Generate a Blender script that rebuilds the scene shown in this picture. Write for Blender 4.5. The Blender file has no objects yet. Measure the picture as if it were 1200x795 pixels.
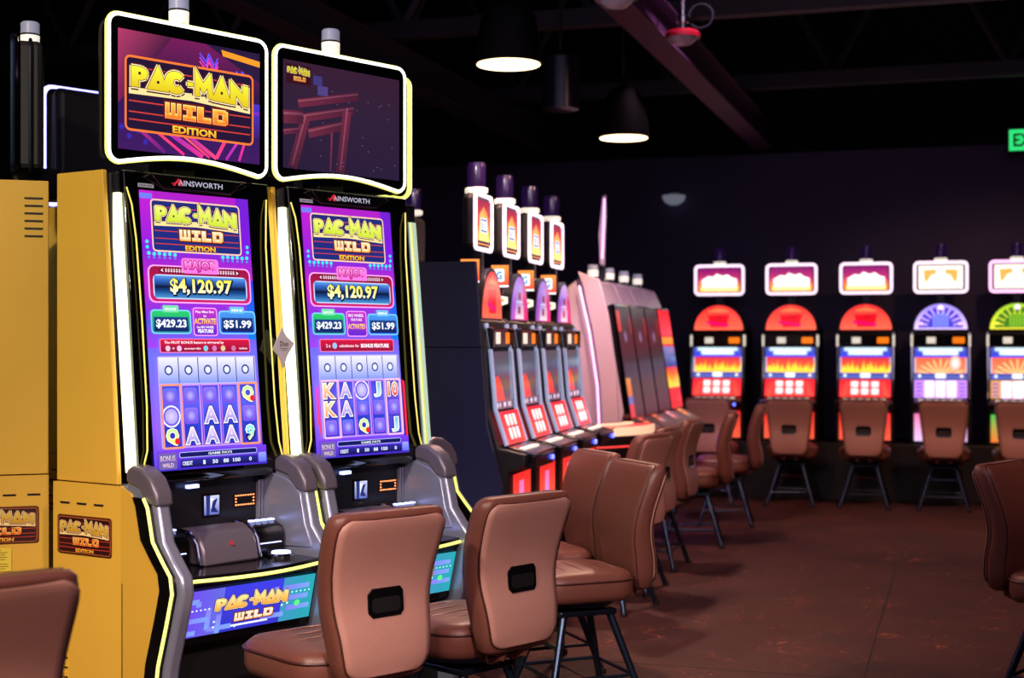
import bpy, math, random
from math import sin, cos, pi, radians as R
from mathutils import Matrix, Vector
random.seed(7)
S = bpy.context.scene
C = S.collection

# ------------------------------------------------------------------ camera, world, exposure
YAW = 17.5
EYE = 1.52
cam = bpy.data.cameras.new('camera'); camo = bpy.data.objects.new('camera', cam); C.objects.link(camo)
S.camera = camo
camo.location = (0, 0, EYE); camo.rotation_euler = (R(90), 0, R(YAW))
cam.sensor_width = 36; cam.lens = 50.0; cam.clip_end = 100
cam.shift_y = 4.5/1200.0
cam.dof.use_dof = True; cam.dof.focus_distance = 5.1; cam.dof.aperture_fstop = 2.5
w = bpy.data.worlds.new('world'); S.world = w; w.use_nodes = True
w.node_tree.nodes['Background'].inputs[0].default_value = (0.35, 0.30, 0.5, 1)
w.node_tree.nodes['Background'].inputs[1].default_value = 0.006
S.view_settings.view_transform = 'Standard'; S.view_settings.look = 'None'
S.view_settings.gamma = 1; S.view_settings.exposure = 0.0; S.view_settings.use_curve_mapping = False

def place(px, d, z=0.0):
    """photo column + depth along the view axis -> world point"""
    l = (px-600)/1667.0*d
    cy, sy = cos(R(YAW)), sin(R(YAW))
    return Vector((cy*l - sy*d, sy*l + cy*d, z))

def spot(name, loc, target, power, color, angle=70, blend=0.6, radius=0.08):
    L = bpy.data.lights.new(name, 'SPOT'); L.energy = power; L.color = color
    L.spot_size = R(angle); L.spot_blend = blend; L.shadow_soft_size = radius
    o = bpy.data.objects.new(name, L); C.objects.link(o); o.location = loc
    o.rotation_euler = (Vector(target)-Vector(loc)).to_track_quat('-Z', 'Y').to_euler()
    return o
# unseen spotlights under the ceiling, several added to brighten dark places
spot('unseen_spotlight', (1.6, -0.6, 4.2), (-1.5, 4.7, 0.9), 1250, (1.0, 0.70, 0.66), 31, 0.8, 0.15)
spot('unseen_spotlight', (-2.6, -0.6, 4.4), (-3.1, 4.2, 1.1), 1150, (1.0, 0.84, 0.66), 50, 0.9, 0.15)
spot('unseen_spotlight', (2.2, 5.5, 4.3), (-1.6, 8.6, 0.6), 420, (1.0, 0.52, 0.42), 60, 0.9, 0.15)
spot('unseen_spotlight', (1.0, 9.5, 4.3), (0.6, 13.0, 0.6), 520, (1.0, 0.47, 0.30), 70, 0.9, 0.15)
spot('unseen_spotlight', (-0.9, 8.2, 4.6), (-2.6, 11.4, 1.7), 520, (1.0, 0.60, 0.86), 34, 0.8, 0.1)  # added pink light for the white shells
spot('unseen_spotlight', (-1.6, 3.0, 4.6), (-2.9, 7.0, 1.2), 150, (0.30, 0.40, 1.0), 44, 0.8, 0.1)  # added blue fill so the navy partition shows
def area(name, loc, target, sx_, sy_, power, color):
    L = bpy.data.lights.new(name, 'AREA'); L.shape = 'RECTANGLE'; L.size = sx_; L.size_y = sy_; L.energy = power; L.color = color
    o = bpy.data.objects.new(name, L); C.objects.link(o); o.location = loc
    o.rotation_euler = (Vector(target)-Vector(loc)).to_track_quat('-Z', 'Y').to_euler(); return o
spot('unseen_spotlight', (-0.2, -1.6, 4.2), (-2.0, 2.7, 0.9), 800, (1.0, 0.62, 0.52), 26, 0.9, 0.15)  # added to brighten the stool in the near left corner
area('room_fill_light', (0.5, 3.0, 4.9), (0.3, 9.0, 0.0), 4.0, 4.0, 60, (0.85, 0.60, 0.85))  # added dim purple fill for the closed room, not a fixture
area('truss_fill_light', (-2.0, 4.0, 3.4), (-1.5, 8.5, 5.5), 3.0, 1.0, 16, (0.75, 0.55, 1.0))  # added upward fill so the trusses don't go black

# ------------------------------------------------------------------ materials
def lin(c):
    c = c/255.0
    return c/12.92 if c <= 0.04045 else ((c+0.055)/1.055)**2.4
def rgb(c): return (lin(c[0]), lin(c[1]), lin(c[2]), 1.0)

def principled(name, col, rough=0.5, metal=0.0, em=None, es=0.0, coat=0.0, noise=0.0, nscale=30, bump=0.0, spec=0.5):
    m = bpy.data.materials.new(name); m.use_nodes = True
    nt = m.node_tree; b = nt.nodes['Principled BSDF']
    c = rgb(col)
    b.inputs['Base Color'].default_value = c
    b.inputs['Roughness'].default_value = rough; b.inputs['Metallic'].default_value = metal
    b.inputs['Specular IOR Level'].default_value = spec
    b.inputs['Coat Weight'].default_value = coat; b.inputs['Coat Roughness'].default_value = 0.08
    if em is not None:
        b.inputs['Emission Color'].default_value = rgb(em); b.inputs['Emission Strength'].default_value = es
    if noise or bump:
        tc = nt.nodes.new('ShaderNodeTexCoord'); n = nt.nodes.new('ShaderNodeTexNoise')
        n.inputs['Scale'].default_value = nscale; n.inputs['Detail'].default_value = 4
        nt.links.new(tc.outputs['Object'], n.inputs['Vector'])
        if noise:
            r = nt.nodes.new('ShaderNodeMixRGB'); r.inputs[1].default_value = tuple(x*(1-noise) for x in c[:3])+(1,)
            r.inputs[2].default_value = tuple(min(1, x*(1+noise)) for x in c[:3])+(1,)
            nt.links.new(n.outputs['Fac'], r.inputs[0]); nt.links.new(r.outputs[0], b.inputs['Base Color'])
        if bump:
            bp = nt.nodes.new('ShaderNodeBump'); bp.inputs['Strength'].default_value = bump; bp.inputs['Distance'].default_value = 0.002
            nt.links.new(n.outputs['Fac'], bp.inputs['Height']); nt.links.new(bp.outputs[0], b.inputs['Normal'])
    return m

def colmat(name, strength, rough=0.12, print_=False):
    m = bpy.data.materials.new(name); m.use_nodes = True
    nt = m.node_tree; b = nt.nodes['Principled BSDF']
    a = nt.nodes.new('ShaderNodeAttribute'); a.attribute_name = 'Col'
    b.inputs['Roughness'].default_value = rough
    if print_:
        nt.links.new(a.outputs['Color'], b.inputs['Base Color'])
    else:
        b.inputs['Base Color'].default_value = (0.005, 0.005, 0.006, 1)
        nt.links.new(a.outputs['Color'], b.inputs['Emission Color'])
        b.inputs['Emission Strength'].default_value = strength
    return m
M = dict(
    display=colmat('backlit_display', 1.2), display_hot=colmat('bright_backlit_glass', 1.6), display_dim=colmat('dim_display', 0.9, 0.3),
    print=colmat('printed_vinyl', 0, 0.4, True),
    yellow=principled('yellow_enamel', (216, 172, 62), 0.42, noise=0.04, nscale=6, bump=0.02, coat=0.2),
    black=principled('black_gloss_plastic', (9, 9, 12), 0.18, noise=0.2, nscale=8),
    glass=principled('black_bezel_glass', (5, 5, 7), 0.06, coat=0.5, noise=0.1, nscale=4),
    matt=principled('matt_black_metal', (10, 10, 13), 0.55, noise=0.2, nscale=20, bump=0.05),
    silver=principled('silver_satin_plastic', (146, 152, 176), 0.3, 0.5, noise=0.06, nscale=14),
    chrome=principled('chrome', (190, 195, 205), 0.12, 1.0, noise=0.05, nscale=10),
    gunmetal=principled('dark_grey_metal', (52, 54, 62), 0.3, 0.7, noise=0.1, nscale=10),
    tube=principled('lit_yellow_white_tube', (230, 235, 200), 0.3, em=(250, 250, 196), es=2.4, noise=0.02),
    tube_edge=principled('yellow_light_channel', (220, 225, 120), 0.3, em=(238, 240, 120), es=1.3, noise=0.02),
    tube_core=principled('white_light_core', (245, 245, 230), 0.3, em=(255, 255, 235), es=2.2, noise=0.02),
    cap=principled('grey_satin_plastic', (104, 98, 112), 0.36, 0.3, noise=0.08, nscale=12),
    tube_soft=principled('frosted_light_diffuser', (170, 200, 180), 0.3, em=(178, 208, 182), es=0.85, noise=0.04, nscale=3),
    led=principled('yellow_led_line', (230, 235, 150), 0.3, em=(240, 245, 110), es=1.25, noise=0.02),
    led_dim=principled('thin_yellow_accent_line', (230, 220, 120), 0.3, em=(214, 206, 90), es=0.7, noise=0.02),
    white_glow=principled('white_light_frame', (240, 235, 245), 0.3, em=(255, 226, 250), es=1.5, noise=0.02),
    pink_glow=principled('pink_light_frame', (240, 200, 240), 0.3, em=(255, 190, 246), es=1.7, noise=0.02),
    blue_glow=principled('blue_white_light_edge', (200, 200, 255), 0.3, em=(150, 150, 255), es=3.2, noise=0.02),
    lens=principled('frosted_beacon_lens', (225, 220, 215), 0.3, em=(255, 245, 225), es=0.75, noise=0.04),
    lens_grey=principled('grey_beacon_lens', (160, 165, 180), 0.35, em=(150, 155, 175), es=0.35, noise=0.04),
    lens_dark=principled('dark_purple_beacon', (24, 12, 44), 0.15, coat=0.5, em=(38, 16, 66), es=0.5, noise=0.1),
    blue_led=principled('blue_led', (90, 110, 255), 0.3, em=(80, 90, 255), es=5, noise=0.02),
    ice_led=principled('ice_blue_led', (200, 210, 255), 0.3, em=(170, 185, 255), es=2.2, noise=0.02),
    amber=principled('amber_led', (255, 150, 90), 0.3, em=(255, 150, 90), es=1.8, noise=0.02),
    purple_led=principled('purple_led', (200, 60, 255), 0.3, em=(190, 60, 255), es=6, noise=0.02),
    leather=principled('brown_leather', (108, 64, 54), 0.42, noise=0.12, nscale=60, bump=0.15),
    leather_light=principled('tan_vinyl', (172, 126, 114), 0.5, noise=0.07, nscale=90, bump=0.12),
    piping=principled('dark_brown_piping', (70, 34, 28), 0.4, noise=0.1, nscale=60),
    leg=principled('blue_black_metal', (48, 62, 84), 0.28, 0.85, noise=0.1, nscale=20),
    navy=principled('navy_laminate', (24, 30, 66), 0.45, noise=0.08, nscale=5),
    white_shell=principled('white_satin_shell', (205, 190, 205), 0.35, noise=0.03, nscale=5),
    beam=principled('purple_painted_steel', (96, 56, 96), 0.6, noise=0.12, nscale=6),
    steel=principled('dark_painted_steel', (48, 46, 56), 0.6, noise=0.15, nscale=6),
    red=principled('red_plastic', (120, 14, 30), 0.3, noise=0.06),
    lampshade=principled('black_lamp_shade', (3, 3, 4), 0.7, noise=0.1, spec=0.15),
    lamp=principled('lit_lamp_disc', (255, 235, 200), 0.4, em=(255, 222, 165), es=5.0, noise=0.01),
    clear=principled('frosted_glass_dome', (200, 190, 205), 0.1, noise=0.03),
    exit=principled('green_exit_face', (60, 230, 120), 0.3, em=(40, 232, 120), es=1.1, noise=0.02),
    tag=principled('grey_card', (190, 186, 190), 0.5, noise=0.04, nscale=20),
)
# floor: dark red-brown carpet with faint curved strands
def floor_mat():
    m = bpy.data.materials.new('patterned_carpet'); m.use_nodes = True
    nt = m.node_tree; b = nt.nodes['Principled BSDF']; N = nt.nodes.new; L = nt.links.new
    tc = N('ShaderNodeTexCoord')
    def strands(scale, seed, dist, width):
        mp = N('ShaderNodeMapping'); mp.inputs['Location'].default_value = (seed, seed*0.7, 0); L(tc.outputs['Object'], mp.inputs['Vector'])
        ns = N('ShaderNodeTexNoise'); ns.inputs['Scale'].default_value = scale; ns.inputs['Detail'].default_value = 1.5; ns.inputs['Distortion'].default_value = dist
        L(mp.outputs[0], ns.inputs['Vector'])
        s = N('ShaderNodeMath'); s.operation = 'SUBTRACT'; L(ns.outputs['Fac'], s.inputs[0]); s.inputs[1].default_value = 0.5
        a = N('ShaderNodeMath'); a.operation = 'ABSOLUTE'; L(s.outputs[0], a.inputs[0])
        r = N('ShaderNodeMapRange'); r.inputs[1].default_value = 0; r.inputs[2].default_value = width; r.inputs[3].default_value = 1; r.inputs[4].default_value = 0
        L(a.outputs[0], r.inputs[0])
        k = N('ShaderNodeTexNoise'); k.inputs['Scale'].default_value = 2.2; k.inputs['Detail'].default_value = 2; L(mp.outputs[0], k.inputs['Vector'])
        kr = N('ShaderNodeMapRange'); kr.inputs[1].default_value = 0.5; kr.inputs[2].default_value = 0.66; L(k.outputs['Fac'], kr.inputs[0])
        mu = N('ShaderNodeMath'); mu.operation = 'MULTIPLY'; L(r.outputs[0], mu.inputs[0]); L(kr.outputs[0], mu.inputs[1])
        return mu.outputs[0]
    s1 = strands(3.0, 3.1, 1.5, 0.011); s2 = strands(5.0, 9.7, 2.2, 0.012)
    mx = N('ShaderNodeMath'); mx.operation = 'MAXIMUM'; L(s1, mx.inputs[0]); L(s2, mx.inputs[1])
    n2 = N('ShaderNodeTexNoise'); n2.inputs['Scale'].default_value = 1.7; n2.inputs['Detail'].default_value = 8; L(tc.outputs['Object'], n2.inputs['Vector'])
    mp3 = N('ShaderNodeMapping'); mp3.inputs['Scale'].default_value = (4, 46, 1); L(tc.outputs['Object'], mp3.inputs['Vector'])
    n3 = N('ShaderNodeTexNoise'); n3.inputs['Scale'].default_value = 2; n3.inputs['Detail'].default_value = 4; L(mp3.outputs[0], n3.inputs['Vector'])
    ad = N('ShaderNodeMath'); ad.operation = 'ADD'; L(n2.outputs['Fac'], ad.inputs[0]); L(n3.outputs['Fac'], ad.inputs[1])
    hf = N('ShaderNodeMapRange'); hf.inputs[1].default_value = 0.7; hf.inputs[2].default_value = 1.3; L(ad.outputs[0], hf.inputs[0])
    c1 = N('ShaderNodeMixRGB'); c1.inputs[1].default_value = rgb((50, 24, 25)); c1.inputs[2].default_value = rgb((78, 38, 35)); L(hf.outputs[0], c1.inputs[0])
    c2 = N('ShaderNodeMixRGB'); c2.inputs[2].default_value = rgb((166, 88, 58)); L(mx.outputs[0], c2.inputs[0]); L(c1.outputs[0], c2.inputs[1])
    L(c2.outputs[0], b.inputs['Base Color']); b.inputs['Roughness'].default_value = 0.75
    n4 = N('ShaderNodeTexNoise'); n4.inputs['Scale'].default_value = 260; L(tc.outputs['Object'], n4.inputs['Vector'])
    bp = N('ShaderNodeBump'); bp.inputs['Strength'].default_value = 0.3; bp.inputs['Distance'].default_value = 0.003
    L(n4.outputs['Fac'], bp.inputs['Height']); L(bp.outputs[0], b.inputs['Normal'])
    return m
M['floor'] = floor_mat()
M['rail_glow'] = principled('chrome_with_added_glow', (190, 200, 220), .2, .6, em=(150, 170, 215), es=.55, noise=.2, nscale=40)  # emission stands in for light reflected by the chrome rails
M['wall'] = principled('dark_plum_wall_paint', (76, 72, 106), 0.7, noise=0.1, nscale=1.5, bump=0.05)
M['wall_dark'] = principled('black_painted_wall', (20, 19, 24), 0.8, noise=0.15, nscale=2)
M['ceil'] = principled('black_painted_deck', (24, 23, 28), 0.8, noise=0.15, nscale=3)

def lerp(a, b, t): return a+(b-a)*t
# ------------------------------------------------------------------ mesh helpers
class MB:
    def __init__(s, mats=None):
        s.v = []; s.f = []; s.c = []; s.m = []; s.mats = mats or []; s.mi = 0
    def mat(s, name):
        if name not in s.mats: s.mats.append(name)
        s.mi = s.mats.index(name); return s
    def add(s, vs, fs, cols=None):
        o = len(s.v); s.v += [tuple(p) for p in vs]
        for f in fs:
            s.f.append(tuple(o+i for i in f)); s.m.append(s.mi)
            s.c.append([cols[i] for i in f] if cols else None)
        return s
    def box(s, x0, x1, y0, y1, z0, z1):
        v = [(x0,y0,z0),(x1,y0,z0),(x1,y1,z0),(x0,y1,z0),(x0,y0,z1),(x1,y0,z1),(x1,y1,z1),(x0,y1,z1)]
        return s.add(v, [(0,3,2,1),(4,5,6,7),(0,1,5,4),(1,2,6,5),(2,3,7,6),(3,0,4,7)])
    def hexa(s, v): return s.add(v, [(0,3,2,1),(4,5,6,7),(0,1,5,4),(1,2,6,5),(2,3,7,6),(3,0,4,7)])
    def prof(s, pts, x0, x1):            # (y,z) outline pushed along x
        n = len(pts)
        v = [(x0, y, z) for y, z in pts]+[(x1, y, z) for y, z in pts]
        f = [tuple(range(n)), tuple(range(2*n-1, n-1, -1))]+[(i, i+n, (i+1) % n+n, (i+1) % n) for i in range(n)]
        return s.add(v, f)
    def plan(s, pts, z0, z1):            # (x,y) outline pushed along z
        n = len(pts)
        v = [(x, y, z0) for x, y in pts]+[(x, y, z1) for x, y in pts]
        f = [tuple(range(n-1, -1, -1)), tuple(range(n, 2*n))]+[(i, (i+1) % n, (i+1) % n+n, i+n) for i in range(n)]
        return s.add(v, f)
    def front(s, pts, y0, y1):           # (x,z) outline pushed along y
        n = len(pts)
        v = [(x, y0, z) for x, z in pts]+[(x, y1, z) for x, z in pts]
        f = [tuple(range(n)), tuple(range(2*n-1, n-1, -1))]+[(i, i+n, (i+1) % n+n, (i+1) % n) for i in range(n)]
        return s.add(v, f)
    def tube(s, path, r, n=8, closed=False):
        P = [Vector(p) for p in path]; k = len(P); o = []
        rr = r if isinstance(r, (list, tuple)) else [r]*k
        up = None
        for i in range(k):
            a = P[(i-1) % k] if (closed or i > 0) else P[i]
            b = P[(i+1) % k] if (closed or i < k-1) else P[i]
            t = (b-a).normalized()
            if up is None: up = Vector((0,0,1)) if abs(t.z) < 0.9 else Vector((0,1,0))
            e = t.cross(up).normalized(); up = e.cross(t).normalized()
            for j in range(n):
                q = 2*pi*j/n; o.append(P[i]+(e*cos(q)+up*sin(q))*rr[i])
        f = []
        for i in range(k if closed else k-1):
            for j in range(n):
                a = i*n+j; b = i*n+(j+1) % n; c = ((i+1) % k)*n+(j+1) % n; d = ((i+1) % k)*n+j
                f.append((a, b, c, d))
        if not closed: f += [tuple(range(n-1, -1, -1)), tuple(range((k-1)*n, k*n))]
        return s.add(o, f)
    def lathe(s, prof, c=(0,0,0), n=24, cap=True):
        o = []; k = len(prof)
        for r, z in prof:
            for j in range(n):
                q = 2*pi*j/n; o.append((c[0]+r*cos(q), c[1]+r*sin(q), c[2]+z))
        f = [(i*n+j, i*n+(j+1) % n, (i+1)*n+(j+1) % n, (i+1)*n+j) for i in range(k-1) for j in range(n)]
        if cap: f += [tuple(range(n-1, -1, -1)), tuple(range((k-1)*n, k*n))]
        return s.add(o, f)
    def loft(s, rings):
        n = len(rings[0]); k = len(rings); o = [p for r in rings for p in r]
        f = [(i*n+j, i*n+(j+1) % n, (i+1)*n+(j+1) % n, (i+1)*n+j) for i in range(k-1) for j in range(n)]
        f += [tuple(range(n-1, -1, -1)), tuple(range((k-1)*n, k*n))]
        return s.add(o, f)
    def xf(s, mt):
        s.v = [tuple(mt @ Vector(p)) for p in s.v]; return s
    def build(s, name, mat=None, parent=None, bevel=0, smooth=True, angle=40, seg=2, flip=False):
        me = bpy.data.meshes.new(name)
        me.from_pydata(s.v, [], s.f)
        mats = [mat] if mat else s.mats
        for m_ in mats: me.materials.append(M[m_])
        if not mat:
            for p, i in zip(me.polygons, s.m): p.material_index = i
        if any(c is not None for c in s.c):
            at = me.color_attributes.new('Col', 'FLOAT_COLOR', 'CORNER'); k = 0
            flat = []
            for f, c in zip(s.f, s.c):
                for j in range(len(f)): flat += list(c[j] if c else (0, 0, 0, 1))
            at.data.foreach_set('color', flat)
        else:
            import bmesh
            b = bmesh.new(); b.from_mesh(me); bmesh.ops.recalc_face_normals(b, faces=b.faces); b.to_mesh(me); b.free()
        if smooth and len(me.polygons) > 6:
            for p in me.polygons: p.use_smooth = True
            me.set_sharp_from_angle(angle=R(angle))
        o = bpy.data.objects.new(name, me); C.objects.link(o)
        if parent: o.parent = parent
        if bevel:
            b = o.modifiers.new('bevel', 'BEVEL'); b.width = bevel; b.segments = seg; b.limit_method = 'ANGLE'; b.angle_limit = R(35); b.harden_normals = False
        return o

def thing(name, label, cat, loc=(0,0,0), rz=0.0, group=None):
    o = bpy.data.objects.new(name, None); C.objects.link(o); o.empty_display_size = 0.1
    o.location = loc; o.rotation_euler = (0, 0, rz); o['label'] = label; o['category'] = cat
    if group: o['group'] = group
    return o
def tag(o, label, cat, group=None):
    o['label'] = label; o['category'] = cat
    if group: o['group'] = group
    return o
def struct(o): o['kind'] = 'structure'; return o
CH = {}
def copy_tree(o, parent=None):
    c = o.copy(); C.objects.link(c)
    if parent: c.parent = parent
    for ch in list(o.children): copy_tree(ch, c)
    return c

def rr_pts(x0, z0, x1, z1, r, n=5):
    pts = []
    for cx, cz, a0 in ((x1-r, z1-r, 0), (x0+r, z1-r, 90), (x0+r, z0+r, 180), (x1-r, z0+r, 270)):
        for i in range(n+1):
            a = R(a0+90*i/n); pts.append((cx+r*cos(a), cz+r*sin(a)))
    return pts

# ------------------------------------------------------------------ lettering
_tc = {}
def text_mesh(sx, bold):
    k = (sx, bold)
    if k not in _tc:
        cu = bpy.data.curves.new('t', 'FONT'); cu.body = sx; cu.offset = bold; cu.resolution_u = 2
        ob = bpy.data.objects.new('t', cu); C.objects.link(ob)
        dg = bpy.context.evaluated_depsgraph_get(); me = bpy.data.meshes.new_from_object(ob.evaluated_get(dg))
        vs = [(v.co.x, v.co.y) for v in me.vertices]; fs = [tuple(p.vertices) for p in me.polygons]
        bpy.data.objects.remove(ob); bpy.data.curves.remove(cu); bpy.data.meshes.remove(me)
        _tc[k] = (vs, fs)
    return _tc[k]

class Pic(MB):
    """flat picture in its own plane: x right, y down (design units), mapped to metres; local plane = XZ, facing -Y"""
    STEP = 0.00025
    def __init__(s, wu, hu, wm, hm):
        super().__init__(); s.sx = wm/wu; s.sz = hm/hu; s.L = 0; s.wu = wu; s.hu = hu
    def up(s, n=1): s.L += n; return s
    def P(s, x, y): return (x*s.sx, -s.L*s.STEP, -y*s.sz)
    def poly(s, pts, col, cols=None):
        vs = [s.P(x, y) for x, y in pts]; cc = [rgb(c) for c in cols] if cols else [rgb(col)]*len(pts)
        return s.add(vs, [tuple(range(len(pts)))], cc)
    def rect(s, x0, y0, x1, y1, c, cb=None, cr=None):
        cb = cb or c
        if cr: return s.poly([(x0,y0),(x1,y0),(x1,y1),(x0,y1)], c, [c, cr, cr, c])
        return s.poly([(x0,y0),(x1,y0),(x1,y1),(x0,y1)], c, [c, c, cb, cb])
    def grad(s, x0, y0, x1, y1, stops):
        for (a, ca), (b, cb) in zip(stops[:-1], stops[1:]):
            s.rect(x0, y0+(y1-y0)*a, x1, y0+(y1-y0)*b, ca, cb)
        return s
    def rr(s, x0, y0, x1, y1, r, c, cb=None):
        pts = rr_pts(x0, y0, x1, y1, min(r, (x1-x0)/2.01, (y1-y0)/2.01), 3); cb = cb or c
        cols = [tuple(c[i]+(cb[i]-c[i])*(p[1]-y0)/(y1-y0) for i in range(3)) for p in pts]
        return s.poly(pts, c, cols)
    def ring(s, x0, y0, x1, y1, r, t, c):
        a = rr_pts(x0, y0, x1, y1, r, 3); b = rr_pts(x0+t, y0+t, x1-t, y1-t, max(r-t, 0.01), 3); n = len(a)
        vs = [s.P(*p) for p in a+b]
        return s.add(vs, [(i, (i+1) % n, (i+1) % n+n, i+n) for i in range(n)], [rgb(c)]*(2*n))
    def disc(s, x, y, r, c, ry=None, n=14, rim=None):
        ry = ry or r
        pts = [(x+r*cos(2*pi*i/n), y+ry*sin(2*pi*i/n)) for i in range(n)]
        if rim is None: return s.poly(pts, c)
        vs = [s.P(x, y)]+[s.P(*p) for p in pts]
        return s.add(vs, [(0, i+1, (i+1) % n+1) for i in range(n)], [rgb(c)]+[rgb(rim)]*n)
    def circ(s, x, y, r, t, c, ry=None, n=16):
        ry = ry or r
        a = [(x+r*cos(2*pi*i/n), y+ry*sin(2*pi*i/n)) for i in range(n)]
        b = [(x+(r-t)*cos(2*pi*i/n), y+(ry-t)*sin(2*pi*i/n)) for i in range(n)]
        return s.add([s.P(*p) for p in a+b], [(i, (i+1) % n, (i+1) % n+n, i+n) for i in range(n)], [rgb(c)]*(2*n))
    def line(s, x0, y0, x1, y1, t, c, c2=None):
        dx, dy = x1-x0, y1-y0; l = math.hypot(dx, dy) or 1; nx, ny = -dy/l*t/2, dx/l*t/2; c2 = c2 or c
        return s.poly([(x0+nx,y0+ny),(x1+nx,y1+ny),(x1-nx,y1-ny),(x0-nx,y0-ny)], c, [c, c2, c2, c])
    def text(s, t, cx, cy, w_, h_, c, cb=None, bold=0.02, grow=0.0):
        """lettering fitted to a box; grow widens it evenly (an outline behind)"""
        vs, fs = text_mesh(t, 0.02 if grow else bold)
        v0, _ = text_mesh(t, bold)
        xs = [p[0] for p in v0]; ys = [p[1] for p in v0]; x0, x1, y0, y1 = min(xs), max(xs), min(ys), max(ys)
        cb = cb or c
        if grow:
            vs, fs = text_mesh(t, bold+grow)
        out = []; cols = []
        for x, y in vs:
            u = (x-x0)/(x1-x0)-0.5; v = 0.5-(y-y0)/(y1-y0)
            out.append(s.P(cx+u*w_, cy+v*h_)); k = min(1, max(0, v+0.5)); cols.append(rgb(tuple(c[i]+(cb[i]-c[i])*k for i in range(3))))
        return s.add(out, fs, cols)
    def flames(s, x0, y0, x1, y1, top, mid, bot, n=16, seed=1):
        rnd = random.Random(seed); s.rect(x0, y0, x1, y1, top, mid); s.up()
        for lay in range(2):
            wd = (x1-x0)/n*1.5
            for i in range(n):
                cx = x0+(x1-x0)*(i+0.5+rnd.uniform(-.3, .3))/n; hh = (y1-y0)*rnd.uniform(.45, .95)*(1-.25*lay)
                a, b = max(x0, cx-wd/2), min(x1, cx+wd/2)
                s.poly([(a, y1), (cx+rnd.uniform(-wd, wd)*.5, y1-hh), (b, y1)], bot, [bot, mid if lay == 0 else bot, bot])
                s.poly([((a+cx)/2, y1), (min(x1, max(x0, cx)), y1-hh*.6), ((b+cx)/2, y1)], bot)
            s.up()
        return s
    def go(s, name, mat, parent, loc=(0,0,0), tilt=0.0):
        """loc = top-left corner; tilt leans the top back (radians)"""
        mt = Matrix.Translation(Vector(loc)) @ Matrix.Rotation(-tilt, 4, 'X')
        s.xf(mt); return s.build(name, mat, parent, smooth=False)

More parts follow.
